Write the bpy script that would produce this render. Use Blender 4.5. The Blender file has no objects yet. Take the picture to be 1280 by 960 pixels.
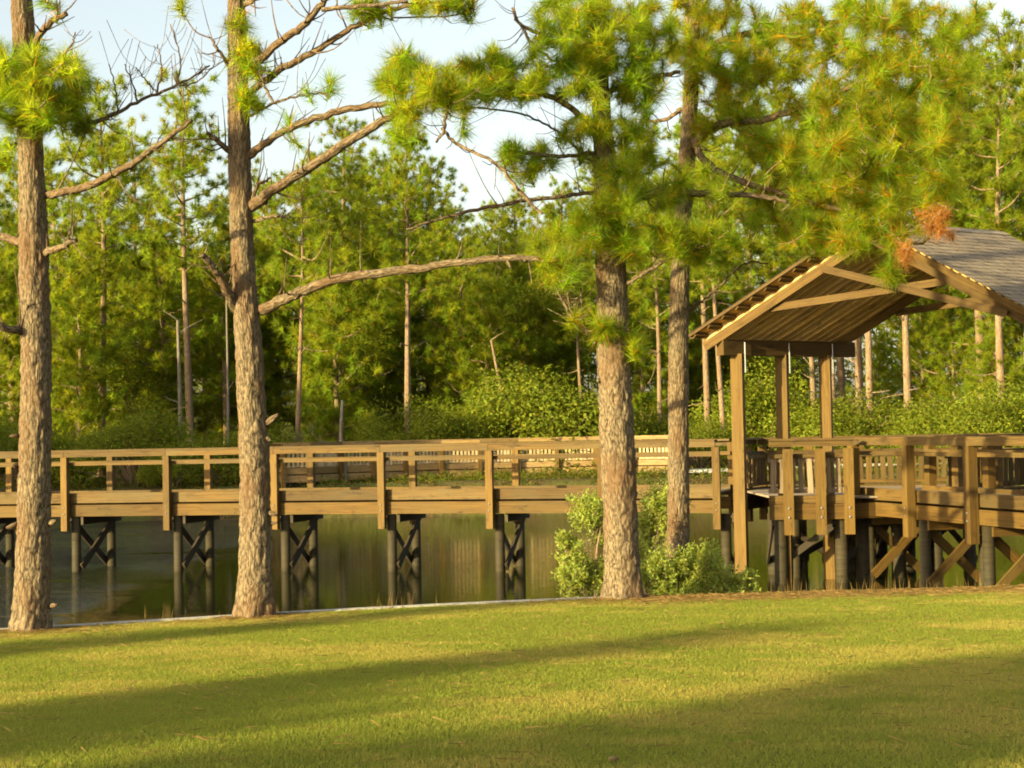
import bpy, math, random
import numpy as np
from mathutils import Matrix, Vector, Euler

# ------------------------------------------------------------------ camera, light, exposure
sc = bpy.context.scene
C = sc.collection
F = 2000.0                      # focal length in photograph pixels (1280 wide)
EYE = 3.05                      # eye height above the water (water is z = 0)
cam_d = bpy.data.cameras.new("camera")
cam = bpy.data.objects.new("camera", cam_d)
C.objects.link(cam)
cam_d.sensor_width = 36.0
cam_d.lens = 36.0 * F / 1280.0
cam_d.clip_start = 0.1
cam_d.clip_end = 3000.0
PITCH = math.atan(61.0 / F)
ROLL = math.radians(-1.1)
RC = (Matrix.Rotation(math.radians(90) + PITCH, 3, 'X') @ Matrix.Rotation(ROLL, 3, 'Z'))
cam.location = (0, 0, EYE)
cam.rotation_euler = RC.to_euler()
sc.camera = cam

SUN_EL = math.radians(13.0)
SUN_D = Vector((0.76, 0.65, 0)).normalized()          # the way the light travels, seen from above
sun_d = bpy.data.lights.new("sun", 'SUN')
sun_d.energy = 5.0
sun_d.angle = math.radians(0.5)
sun_d.color = (1.0, 0.83, 0.42)
sun = bpy.data.objects.new("sun", sun_d)
C.objects.link(sun)
ldir = Vector((SUN_D.x * math.cos(SUN_EL), SUN_D.y * math.cos(SUN_EL), -math.sin(SUN_EL)))
sun.rotation_euler = ldir.to_track_quat('-Z', 'Y').to_euler()

world = bpy.data.worlds.new("World")
sc.world = world
world.use_nodes = True
wn = world.node_tree
for n in list(wn.nodes):
    wn.nodes.remove(n)
sky = wn.nodes.new('ShaderNodeTexSky')
sky.sky_type = 'NISHITA'
sky.sun_disc = False
sky.sun_elevation = SUN_EL
sky.sun_rotation = math.atan2(-SUN_D.x, -SUN_D.y)
sky.air_density = 1.0
sky.dust_density = 3.0
sky.ozone_density = 1.0
hs = wn.nodes.new('ShaderNodeMix'); hs.data_type = 'RGBA'; hs.blend_type = 'MULTIPLY'
hs.inputs[0].default_value = 1.0
hs.inputs[7].default_value = (1.0, 0.955, 0.86, 1)
sat = wn.nodes.new('ShaderNodeHueSaturation'); sat.inputs['Saturation'].default_value = 0.65
bg = wn.nodes.new('ShaderNodeBackground')
bg.inputs[1].default_value = 0.125
wo = wn.nodes.new('ShaderNodeOutputWorld')
wn.links.new(sky.outputs[0], sat.inputs['Color']); wn.links.new(sat.outputs[0], hs.inputs[6])
wn.links.new(hs.outputs[2], bg.inputs[0])
wn.links.new(bg.outputs[0], wo.inputs[0])

sc.view_settings.view_transform = 'Standard'
sc.view_settings.look = 'None'
sc.view_settings.gamma = 1.0
sc.view_settings.use_curve_mapping = False
sc.view_settings.exposure = 1.64
sc.cycles.filter_width = 1.9
sc.cycles.max_bounces = 6
sc.cycles.diffuse_bounces = 3
sc.cycles.transparent_max_bounces = 4

# ------------------------------------------------------------------ helpers
def W(px, py, Y):
    """world point seen at photograph pixel (px, py) at distance Y along +Y"""
    d = RC @ Vector(((px - 640.0) / F, -(py - 480.0) / F, -1.0))
    k = Y / d.y
    return Vector((d.x * k, Y, EYE + d.z * k))

def X_at(px, Y):
    return (px - 640.0) / F * Y

def Ztop(px, py, Y):
    return W(px, py, Y).z

def smooth(a, b, t):
    t = np.clip((t - a) / (b - a), 0, 1)
    return t * t * (3 - 2 * t)

_lat = np.random.default_rng(5).random((256, 256)).astype(np.float64)
def vnoise(x, y, perx=256):
    x = np.asarray(x, float); y = np.asarray(y, float)
    xi = np.floor(x).astype(int); yi = np.floor(y).astype(int)
    fx = x - xi; fy = y - yi
    fx = fx * fx * (3 - 2 * fx); fy = fy * fy * (3 - 2 * fy)
    x0 = xi % perx; x1 = (xi + 1) % perx; y0 = yi % 256; y1 = (yi + 1) % 256
    return ((_lat[x0, y0] * (1 - fx) + _lat[x1, y0] * fx) * (1 - fy)
            + (_lat[x0, y1] * (1 - fx) + _lat[x1, y1] * fx) * fy)

class MB:
    """collects pieces of geometry and links them as one mesh object"""
    def __init__(self):
        self.v = []; self.uv = []; self.col = []; self.q = []; self.t = []; self.n = 0; self.smooth = False; self.mi = 0; self.qm = []; self.tm = []
    def add(self, v, quads=None, tris=None, uv=None, col=None):
        v = np.asarray(v, np.float32).reshape(-1, 3)
        k = len(v)
        self.v.append(v)
        self.uv.append(np.zeros((k, 2), np.float32) if uv is None else np.asarray(uv, np.float32).reshape(-1, 2))
        self.col.append(np.ones((k, 3), np.float32) if col is None else np.asarray(col, np.float32).reshape(-1, 3))
        if quads is not None and len(quads):
            self.q.append(np.asarray(quads, np.int64).reshape(-1, 4) + self.n); self.qm.append(np.full(len(self.q[-1]), self.mi))
        if tris is not None and len(tris):
            self.t.append(np.asarray(tris, np.int64).reshape(-1, 3) + self.n); self.tm.append(np.full(len(self.t[-1]), self.mi))
        self.n += k
    def mesh(self, name):
        v = np.concatenate(self.v); uv = np.concatenate(self.uv); col = np.concatenate(self.col)
        q = np.concatenate(self.q) if self.q else np.zeros((0, 4), np.int64)
        t = np.concatenate(self.t) if self.t else np.zeros((0, 3), np.int64)
        loops = np.concatenate([q.ravel(), t.ravel()]).astype(np.int32)
        tot = np.concatenate([np.full(len(q), 4), np.full(len(t), 3)]).astype(np.int32)
        start = np.concatenate([[0], np.cumsum(tot)[:-1]]).astype(np.int32)
        me = bpy.data.meshes.new(name)
        me.vertices.add(len(v)); me.vertices.foreach_set('co', v.ravel())
        me.loops.add(len(loops)); me.loops.foreach_set('vertex_index', loops)
        me.polygons.add(len(tot)); me.polygons.foreach_set('loop_start', start); me.polygons.foreach_set('loop_total', tot)
        me.polygons.foreach_set('material_index', np.concatenate(self.qm + self.tm).astype(np.int32))
        if self.smooth:
            me.polygons.foreach_set('use_smooth', np.ones(len(tot), bool))
        ul = me.uv_layers.new(name='UVMap')
        ul.data.foreach_set('uv', uv[loops].ravel())
        ca = me.color_attributes.new('Col', 'FLOAT_COLOR', 'POINT')
        ca.data.foreach_set('color', np.concatenate([col, np.ones((len(col), 1), np.float32)], 1).ravel())
        me.update(calc_edges=True)
        return me
    def build(self, name, mat, parent=None, **kw):
        me = self.mesh(name)
        for m_ in (mat if isinstance(mat, (list, tuple)) else [mat]): me.materials.append(m_)
        o = bpy.data.objects.new(name, me)
        C.objects.link(o)
        if parent is not None:
            o.parent = parent
        tag(o, **kw)
        return o

def tag(o, label=None, cat=None, group=None, kind=None):
    if label: o['label'] = label
    if cat: o['category'] = cat
    if group: o['group'] = group
    if kind: o['kind'] = kind
    return o

def empty(name, loc=(0, 0, 0), label=None, cat=None, group=None):
    o = bpy.data.objects.new(name, None)
    C.objects.link(o)
    o.location = loc
    o.empty_display_size = 0.2
    return tag(o, label, cat, group)

def copy_tree(o, parent=None):
    c = o.copy(); C.objects.link(c); c.parent = parent
    for ch in list(o.children):
        copy_tree(ch, c)
    return c

R_ = random.Random(3)
BQ = np.array([[0, 1, 2, 3], [4, 5, 6, 7], [8, 9, 10, 11], [12, 13, 14, 15], [16, 17, 18, 19], [20, 21, 22, 23]])
def board(mb, p0, p1, w, h, up=(0, 0, 1), org=Vector((0, 0, 0)), bow=0.0):
    """a board from p0 to p1; w across, h along `up`; UV runs with the grain"""
    p0 = Vector(p0) - org; p1 = Vector(p1) - org
    ax = (p1 - p0); L = ax.length
    if L < 1e-6: return
    ax /= L
    u = Vector(up); u = u - ax * u.dot(ax)
    if u.length < 1e-4:
        u = Vector((1, 0, 0)) - ax * ax.x
    u.normalize()
    s = ax.cross(u)
    c = [[p + s * (a * w / 2) + u * (b * h / 2) for a, b in ((-1, -1), (1, -1), (1, 1), (-1, 1))] for p in (p0, p1)]
    vs = []; uv = []
    ou, ov = R_.random() * 40, R_.random() * 40
    per = [(0, 1, w), (1, 2, h), (2, 3, w), (3, 0, h)]
    acc = 0
    for a, b, l in per:
        vs += [c[0][a], c[0][b], c[1][b], c[1][a]]
        uv += [(ou, ov + acc), (ou, ov + acc + l), (ou + L, ov + acc + l), (ou + L, ov + acc)]
        acc += l
    vs += [c[0][3], c[0][2], c[0][1], c[0][0]]; uv += [(ou, ov), (ou, ov + w), (ou + h, ov + w), (ou + h, ov)]
    vs += [c[1][0], c[1][1], c[1][2], c[1][3]]; uv += [(ou, ov), (ou, ov + w), (ou + h, ov + w), (ou + h, ov)]
    tv = R_.uniform(0.72, 1.22); tg = R_.uniform(0.0, 0.35)
    tint = np.array([1 - .10 * tg, 1.0, 1 + .55 * tg]) * tv
    mb.add(np.array([tuple(x) for x in vs]), quads=BQ[:, ::-1], uv=uv, col=np.tile(tint, (24, 1)))

def tube(mb, pts, rad, seg=8, cap=True, vlen0=0.0):
    """tapered tube through pts (n,3) with radii rad (n)"""
    pts = np.asarray([tuple(p) for p in pts], float); rad = np.asarray(rad, float)
    n = len(pts)
    tan = np.gradient(pts, axis=0)
    tan /= np.linalg.norm(tan, axis=1)[:, None] + 1e-9
    ref = np.array([0.0, 1.0, 0.0]) if abs(tan[0][1]) < 0.8 else np.array([1.0, 0, 0])
    a = np.arange(seg + 1) / seg * 2 * math.pi
    vs = []; uv = []
    d = np.concatenate([[0], np.cumsum(np.linalg.norm(np.diff(pts, axis=0), axis=1))]) + vlen0
    off = R_.random() * 20
    for i in range(n):
        s = np.cross(tan[i], ref); s /= np.linalg.norm(s) + 1e-9
        b = np.cross(s, tan[i])
        ref = b
        ring = pts[i] + rad[i] * (np.cos(a)[:, None] * s + np.sin(a)[:, None] * b)
        vs.append(ring)
        uv.append(np.stack([a * rad[0] + off, np.full(seg + 1, d[i] + off)], 1))
    m = seg + 1
    quads = [[i * m + j, (i + 1) * m + j, (i + 1) * m + j + 1, i * m + j + 1] for i in range(n - 1) for j in range(seg)]
    tris = []
    V = np.concatenate(vs); U = np.concatenate(uv)
    if cap:
        V = np.concatenate([V, pts[-1:], pts[:1]]); U = np.concatenate([U, U[-1:], U[:1]])
        k = n * m
        tris = [[(n - 1) * m + j, k, (n - 1) * m + j + 1] for j in range(seg)] + [[j + 1, k + 1, j] for j in range(seg)]
    mb.add(V, quads=np.array(quads)[:, ::-1], tris=np.array(tris)[:, ::-1] if len(tris) else None, uv=U)

def spline(pts, k=6):
    """Catmull-Rom through rows of pts (any number of columns)"""
    p = np.asarray(pts, float)
    q = np.concatenate([[2 * p[0] - p[1]], p, [2 * p[-1] - p[-2]]])
    out = []
    for i in range(1, len(q) - 2):
        for t in np.linspace(0, 1, k, endpoint=False):
            a, b, c, d = q[i - 1], q[i], q[i + 1], q[i + 2]
            out.append(0.5 * (2 * b + (c - a) * t + (2 * a - 5 * b + 4 * c - d) * t * t + (3 * b - a - 3 * c + d) * t ** 3))
    out.append(p[-1])
    return np.array(out)

def unit(v):
    return v / (np.linalg.norm(v, axis=-1, keepdims=True) + 1e-9)

def needles(mb, cen, dirs, n, length, width, rng, fwd=0.45, shaft=0.16, droop=0.10, col=None, brown=0.0):
    """radial needle tufts: cen (N,3), dirs (N,3)"""
    cen = np.asarray(cen, float); dirs = unit(np.asarray(dirs, float))
    N = len(cen)
    if N == 0: return
    r = unit(rng.normal(size=(N, n, 3)))
    v = unit(r + dirs[:, None, :] * (fwd * rng.uniform(0.5, 1.6, (N, 1, 1))))
    base = cen[:, None, :] - dirs[:, None, :] * (rng.random((N, n, 1)) * shaft)
    L = length * rng.uniform(0.55, 1.12, (N, n, 1)) * rng.uniform(0.62, 1.15, (N, 1, 1))
    mid = base + v * L * 0.55
    tip = base + v * L + np.array([0, 0, -1.0]) * L * droop * (1 - np.abs(v[..., 2:3]))
    w = unit(np.cross(v, rng.normal(size=(N, n, 3)))) * width / 2
    P = np.stack([base - w, base + w, tip], 2).reshape(-1, 3)
    if col is None:
        cc = np.ones((N, n, 1, 3))
    else:
        cc = np.broadcast_to(np.asarray(col, float).reshape(1, 1, 1, 3), (N, n, 1, 3)).copy()
    cc = cc * rng.uniform(0.72, 1.28, (N, 1, 1, 1)) * rng.uniform(0.8, 1.2, (N, n, 1, 1))
    cc = cc * (1 + rng.uniform(-0.18, 0.18, (N, 1, 1, 1)) * np.array([1.0, 0.0, -0.5]))
    if brown > 0:
        isb = (rng.random((N, n, 1, 1)) < brown * rng.uniform(0, 2, (N, 1, 1, 1)))
        cc = np.where(isb, np.array([2.6, 0.85, 0.9]) * rng.uniform(0.6, 1.2, (N, n, 1, 1)), cc)
    cc = np.repeat(cc, 3, axis=2).reshape(-1, 3)
    k = N * n
    mb.add(P, tris=np.arange(k * 3).reshape(-1, 3), col=cc)

def leaves(mb, pos, nrm, length, width, rng, col=None, vary=0.3):
    """small pointed leaves (two triangles folded along the rib)"""
    pos = np.asarray(pos, float); N = len(pos)
    nrm = unit(np.asarray(nrm, float) + rng.normal(size=(N, 3)) * 0.6)
    d = unit(np.cross(nrm, rng.normal(size=(N, 3))) + np.array([0, 0, 0.25]))
    s = unit(np.cross(d, nrm))
    L = length * rng.uniform(0.6, 1.25, (N, 1)); w = width * rng.uniform(0.7, 1.2, (N, 1))
    P = np.stack([pos, pos + d * L * 0.45 + s * w / 2 + nrm * w * 0.12, pos + d * L, pos + d * L * 0.45 - s * w / 2 + nrm * w * 0.12], 1).reshape(-1, 3)
    cc = np.ones((N, 1, 3)) if col is None else np.broadcast_to(np.asarray(col, float).reshape(1, 1, 3), (N, 1, 3)).copy()
    cc = cc * rng.uniform(1 - vary, 1 + vary, (N, 1, 1)) * (1 + rng.uniform(-0.15, 0.2, (N, 1, 1)) * np.array([1, 0, -0.5]))
    cc = np.repeat(cc, 4, 1).reshape(-1, 3)
    k = np.arange(N)[:, None] * 4
    mb.add(P, tris=np.concatenate([k + [0, 1, 2], k + [0, 2, 3]]), col=cc)

# ------------------------------------------------------------------ materials
def mat(name):
    m = bpy.data.materials.new(name); m.use_nodes = True
    nt = m.node_tree
    for n in list(nt.nodes): nt.nodes.remove(n)
    out = nt.nodes.new('ShaderNodeOutputMaterial')
    b = nt.nodes.new('ShaderNodeBsdfPrincipled')
    nt.links.new(b.outputs[0], out.inputs[0])
    return m, nt, b, out
def nd(nt, t, **kw):
    n = nt.nodes.new(t)
    for k, v in kw.items(): setattr(n, k, v)
    return n
def ramp(nt, fac, stops):
    r = nd(nt, 'ShaderNodeValToRGB')
    e = r.color_ramp.elements
    while len(e) > 1: e.remove(e[-1])
    e[0].position = stops[0][0]; e[0].color = (*stops[0][1], 1)
    for p, c in stops[1:]:
        x = e.new(p); x.color = (*c, 1)
    nt.links.new(fac, r.inputs[0])
    return r.outputs[0]
def noise(nt, vec, scale, detail=4, rough=0.55, dist=0.0):
    n = nd(nt, 'ShaderNodeTexNoise')
    n.inputs['Scale'].default_value = scale; n.inputs['Detail'].default_value = detail
    n.inputs['Roughness'].default_value = rough; n.inputs['Distortion'].default_value = dist
    if vec is not None: nt.links.new(vec, n.inputs['Vector'])
    return n.outputs[0]
def mapping(nt, src, scale):
    m = nd(nt, 'ShaderNodeMapping'); m.inputs['Scale'].default_value = scale
    nt.links.new(src, m.inputs[0]); return m.outputs[0]
def mix(nt, a, b, fac, mode='MIX'):
    m = nd(nt, 'ShaderNodeMix', data_type='RGBA', blend_type=mode)
    for s, k in ((fac, 0), (a, 6), (b, 7)):
        if isinstance(s, (int, float)): m.inputs[k].default_value = s
        elif isinstance(s, tuple): m.inputs[k].default_value = (*s, 1)
        else: nt.links.new(s, m.inputs[k])
    return m.outputs[2]
def bump(nt, h, strength, dist, b):
    n = nd(nt, 'ShaderNodeBump'); n.inputs['Strength'].default_value = strength; n.inputs['Distance'].default_value = dist
    nt.links.new(h, n.inputs['Height']); nt.links.new(n.outputs[0], b.inputs['Normal']); return n

def wood(name, dark, mid, light, grey, stain=0.5, rough=0.75):
    m, nt, b, o = mat(name)
    tc = nd(nt, 'ShaderNodeTexCoord')
    g = noise(nt, mapping(nt, tc.outputs['UV'], (1.1, 34, 1)), 1.0, 5, 0.6, 0.6)
    big = noise(nt, mapping(nt, tc.outputs['UV'], (0.55, 1.6, 1)), 1.0, 3, 0.6)
    blot = noise(nt, mapping(nt, tc.outputs['UV'], (2.6, 7, 1)), 1.0, 4, 0.65)
    c = ramp(nt, g, [(0.28, dark), (0.5, mid), (0.72, light)])
    c = mix(nt, c, grey, ramp(nt, big, [(0.42, (0, 0, 0)), (0.68, (stain, stain, stain))]))
    c = mix(nt, c, tuple(x * 0.42 for x in dark), ramp(nt, blot, [(0.56, (0, 0, 0)), (0.72, (0.75, 0.75, 0.75))]))
    ca = nd(nt, 'ShaderNodeVertexColor', layer_name='Col')
    c = mix(nt, c, ca.outputs[0], 1.0, 'MULTIPLY')
    nt.links.new(c, b.inputs['Base Color'])
    b.inputs['Roughness'].default_value = rough
    b.inputs['Specular IOR Level'].default_value = 0.25
    bump(nt, g, 0.35, 0.006, b)
    return m
M = {}
M['wood'] = wood('weathered_timber', (0.0467, 0.0239, 0.0037), (0.0894, 0.0476, 0.0072), (0.1320, 0.0738, 0.0121), (0.0854, 0.0576, 0.0139), 0.65)
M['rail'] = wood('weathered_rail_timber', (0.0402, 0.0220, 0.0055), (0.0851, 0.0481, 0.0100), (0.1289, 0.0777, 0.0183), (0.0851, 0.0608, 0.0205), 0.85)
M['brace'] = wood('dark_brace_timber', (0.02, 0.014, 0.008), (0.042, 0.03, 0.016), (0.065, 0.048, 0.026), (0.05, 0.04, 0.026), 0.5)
M['post'] = wood('post_timber', (0.0554, 0.0277, 0.0043), (0.1073, 0.0590, 0.0095), (0.1426, 0.0837, 0.0148), (0.0972, 0.0648, 0.0178), 0.4)
M['picket'] = wood('pale_picket_timber', (0.1360, 0.0897, 0.0450), (0.2160, 0.1521, 0.0788), (0.2800, 0.2106, 0.1237), (0.2080, 0.1716, 0.1200), 0.6)
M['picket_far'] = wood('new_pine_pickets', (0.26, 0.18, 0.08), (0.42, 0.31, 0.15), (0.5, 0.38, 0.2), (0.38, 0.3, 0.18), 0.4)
M['soffit'] = wood('shade_darkened_roof_timber', (0.0440, 0.0233, 0.0042), (0.0880, 0.0484, 0.0090), (0.1232, 0.0717, 0.0144), (0.0792, 0.0493, 0.0132), 0.4)  # truss, beams and trim: shade from trees and eaves put into the colour
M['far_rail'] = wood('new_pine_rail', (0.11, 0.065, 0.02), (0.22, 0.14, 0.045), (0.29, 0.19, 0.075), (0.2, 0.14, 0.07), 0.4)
M['deck'] = wood('deck_boards', (0.14, 0.10, 0.055), (0.26, 0.19, 0.11), (0.33, 0.25, 0.15), (0.28, 0.24, 0.18), 0.6)
M['sheathing'] = wood('bounce_lightened_sheathing', (0.42, 0.25, 0.06), (0.68, 0.44, 0.13), (0.74, 0.50, 0.18), (0.60, 0.40, 0.15), 0.4)  # roof boards and rafters: bounced light under the roof put into the colour
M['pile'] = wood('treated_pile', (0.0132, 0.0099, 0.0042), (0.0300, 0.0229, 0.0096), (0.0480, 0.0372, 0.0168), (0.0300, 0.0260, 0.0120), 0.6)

def bark(name, furrow, plate, pale, sc_=1.0, bs=1.0):
    m, nt, b, o = mat(name)
    tc = nd(nt, 'ShaderNodeTexCoord')
    warp = nd(nt, 'ShaderNodeTexNoise'); warp.inputs['Scale'].default_value = 5.0 * sc_
    nt.links.new(tc.outputs['UV'], warp.inputs['Vector'])
    uvw = mix(nt, tc.outputs['UV'], warp.outputs[1], 0.06)
    v = nd(nt, 'ShaderNodeTexVoronoi', feature='DISTANCE_TO_EDGE')
    v.inputs['Scale'].default_value = 1.0
    nt.links.new(mapping(nt, uvw, (19 * sc_, 6 * sc_, 1)), v.inputs['Vector'])
    f = noise(nt, mapping(nt, tc.outputs['UV'], (60 * sc_, 18 * sc_, 1)), 1.0, 5, 0.65)
    big = noise(nt, mapping(nt, tc.outputs['UV'], (2.5, 1.2, 1)), 1.0, 4)
    c = ramp(nt, v.outputs['Distance'], [(0.0, furrow), (0.10, tuple((a + b_) / 2 for a, b_ in zip(furrow, plate))), (0.25, plate)])
    c = mix(nt, c, pale, ramp(nt, f, [(0.45, (0, 0, 0)), (0.68, (0.8, 0.8, 0.8))]))
    c = mix(nt, c, (plate[0] * 0.75, plate[1] * 0.55, plate[2] * 0.45), ramp(nt, big, [(0.45, (0, 0, 0)), (0.66, (0.7, 0.7, 0.7))]))
    nt.links.new(c, b.inputs['Base Color'])
    b.inputs['Roughness'].default_value = 0.9
    b.inputs['Specular IOR Level'].default_value = 0.1
    add = nd(nt, 'ShaderNodeMath', operation='MULTIPLY_ADD')
    nt.links.new(f, add.inputs[0]); add.inputs[1].default_value = 0.5; nt.links.new(v.outputs['Distance'], add.inputs[2])
    bump(nt, add.outputs[0], bs, 0.03, b)
    return m
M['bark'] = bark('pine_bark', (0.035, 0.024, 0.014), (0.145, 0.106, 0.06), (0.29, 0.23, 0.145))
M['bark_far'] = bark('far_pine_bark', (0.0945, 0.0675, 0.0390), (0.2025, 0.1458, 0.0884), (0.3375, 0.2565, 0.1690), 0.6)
M['bark_pale'] = bark('pale_snag_bark', (0.0960, 0.0840, 0.0660), (0.1620, 0.1440, 0.1140), (0.2040, 0.1860, 0.1560), 0.6, 0.4)
M['twig'] = bark('twig_bark', (0.09, 0.06, 0.04), (0.20, 0.145, 0.09), (0.30, 0.23, 0.15), 1.4, 0.4)

def foliage(name, base, trans=0.4, tcol=None, gloss=0.06, rough=0.5):
    m, nt, b, o = mat(name)
    ca = nd(nt, 'ShaderNodeVertexColor', layer_name='Col')
    col = mix(nt, ca.outputs[0], base, 1.0, 'MULTIPLY')
    nt.links.new(col, b.inputs['Base Color'])
    b.inputs['Roughness'].default_value = rough
    b.inputs['Specular IOR Level'].default_value = gloss
    tr = nd(nt, 'ShaderNodeBsdfTranslucent')
    tc = mix(nt, ca.outputs[0], tcol or tuple(x * 1.3 for x in base), 1.0, 'MULTIPLY')
    nt.links.new(tc, tr.inputs[0])
    ms = nd(nt, 'ShaderNodeMixShader'); ms.inputs[0].default_value = trans
    nt.links.new(b.outputs[0], ms.inputs[1]); nt.links.new(tr.outputs[0], ms.inputs[2])
    nt.links.new(ms.outputs[0], o.inputs[0])
    return m
M['needle'] = foliage('pine_needles', (0.16, 0.22, 0.010), 0.6, (0.52, 0.62, 0.02), 0.25, 0.45)
M['needle_far'] = foliage('far_pine_needles', (0.165, 0.205, 0.014), 0.5, (0.40, 0.46, 0.022))
M['needle_dead'] = foliage('dead_needles', (0.30, 0.145, 0.035), 0.42, (0.42, 0.20, 0.04))
M['leaf'] = foliage('shrub_leaves', (0.135, 0.165, 0.016), 0.45, (0.30, 0.34, 0.02), 0.08, 0.6)
M['leaf_near'] = foliage('glossy_bush_leaves', (0.22, 0.265, 0.05), 0.48, (0.48, 0.55, 0.07), 0.2, 0.45)
M['leaf_wood'] = foliage('woodland_leaves', (0.115, 0.135, 0.014), 0.4, (0.25, 0.28, 0.02))
M['blade'] = foliage('lawn_grass_blades', (0.195, 0.205, 0.030), 0.42, (0.335, 0.34, 0.04), 0.1)
M['straw'] = foliage('dry_grass_blades', (0.27, 0.175, 0.06), 0.35)

def metal():
    m, nt, b, o = mat('galvanised_steel')
    b.inputs['Base Color'].default_value = (0.16, 0.17, 0.18, 1); b.inputs['Metallic'].default_value = 0.4
    tc = nd(nt, 'ShaderNodeTexCoord')
    f = noise(nt, tc.outputs['Object'], 30, 3)
    nt.links.new(ramp(nt, f, [(0.3, (0.32,) * 3), (0.7, (0.6,) * 3)]), b.inputs['Roughness'])
    return m
M['metal'] = metal()

def shingle():
    m, nt, b, o = mat('asphalt_shingles')
    tc = nd(nt, 'ShaderNodeTexCoord')
    br = nd(nt, 'ShaderNodeTexBrick')
    br.inputs['Scale'].default_value = 1.0; br.inputs['Brick Width'].default_value = 0.28; br.inputs['Row Height'].default_value = 0.15
    br.inputs['Mortar Size'].default_value = 0.006
    br.inputs['Color1'].default_value = (0.34, 0.27, 0.20, 1); br.inputs['Color2'].default_value = (0.19, 0.155, 0.125, 1)
    br.inputs['Mortar'].default_value = (0.05, 0.045, 0.04, 1)
    nt.links.new(tc.outputs['UV'], br.inputs['Vector'])
    f = noise(nt, tc.outputs['UV'], 60, 4)
    c = mix(nt, br.outputs[0], (0.40, 0.33, 0.25), ramp(nt, f, [(0.4, (0, 0, 0)), (0.7, (0.6, 0.6, 0.6))]))
    nt.links.new(c, b.inputs['Base Color']); b.inputs['Roughness'].default_value = 0.9
    b.inputs['Specular IOR Level'].default_value = 0.2
    bump(nt, f, 0.5, 0.01, b)
    return m
M['shingle'] = shingle()

def ground_mat():
    m, nt, b, o = mat('earth_and_litter')
    tc = nd(nt, 'ShaderNodeTexCoord')
    a = noise(nt, tc.outputs['Object'], 0.35, 5, 0.6)
    f = noise(nt, tc.outputs['Object'], 6.0, 6, 0.7)
    c = ramp(nt, f, [(0.3, (0.035, 0.024, 0.011)), (0.55, (0.085, 0.058, 0.025)), (0.75, (0.15, 0.105, 0.045))])
    c = mix(nt, c, (0.085, 0.09, 0.02), ramp(nt, a, [(0.42, (0, 0, 0)), (0.58, (0.85, 0.85, 0.85))]))
    nt.links.new(c, b.inputs['Base Color']); b.inputs['Roughness'].default_value = 0.95
    b.inputs['Specular IOR Level'].default_value = 0.1
    bump(nt, f, 0.8, 0.08, b)
    return m
M['ground'] = ground_mat()

def lawn_mat():
    m, nt, b, o = mat('mown_lawn')
    tc = nd(nt, 'ShaderNodeTexCoord')
    a = noise(nt, tc.outputs['Object'], 0.5, 4, 0.6)
    f = noise(nt, tc.outputs['Object'], 45, 4, 0.7)
    c = ramp(nt, f, [(0.3, (0.07, 0.075, 0.012)), (0.7, (0.17, 0.155, 0.03))])
    c = mix(nt, c, (0.20, 0.155, 0.04), ramp(nt, a, [(0.45, (0, 0, 0)), (0.75, (0.6, 0.6, 0.6))]))
    nt.links.new(c, b.inputs['Base Color']); b.inputs['Roughness'].default_value = 0.95
    b.inputs['Specular IOR Level'].default_value = 0.05
    bump(nt, f, 1.0, 0.03, b)
    return m
M['lawn'] = lawn_mat()

def plain(name, c1, c2, scale, rough=0.9):
    m, nt, b, o = mat(name)
    tc = nd(nt, 'ShaderNodeTexCoord')
    f = noise(nt, tc.outputs['Object'], scale, 5, 0.65)
    nt.links.new(ramp(nt, f, [(0.3, c1), (0.7, c2)]), b.inputs['Base Color'])
    b.inputs['Roughness'].default_value = rough; b.inputs['Specular IOR Level'].default_value = 0.2
    bump(nt, f, 0.4, 0.02, b)
    return m
M['sand'] = plain('white_sand_path', (0.62, 0.57, 0.48), (0.78, 0.74, 0.66), 3.0)
M['concrete'] = plain('pale_concrete', (0.30, 0.28, 0.24), (0.48, 0.45, 0.40), 9.0)

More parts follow.
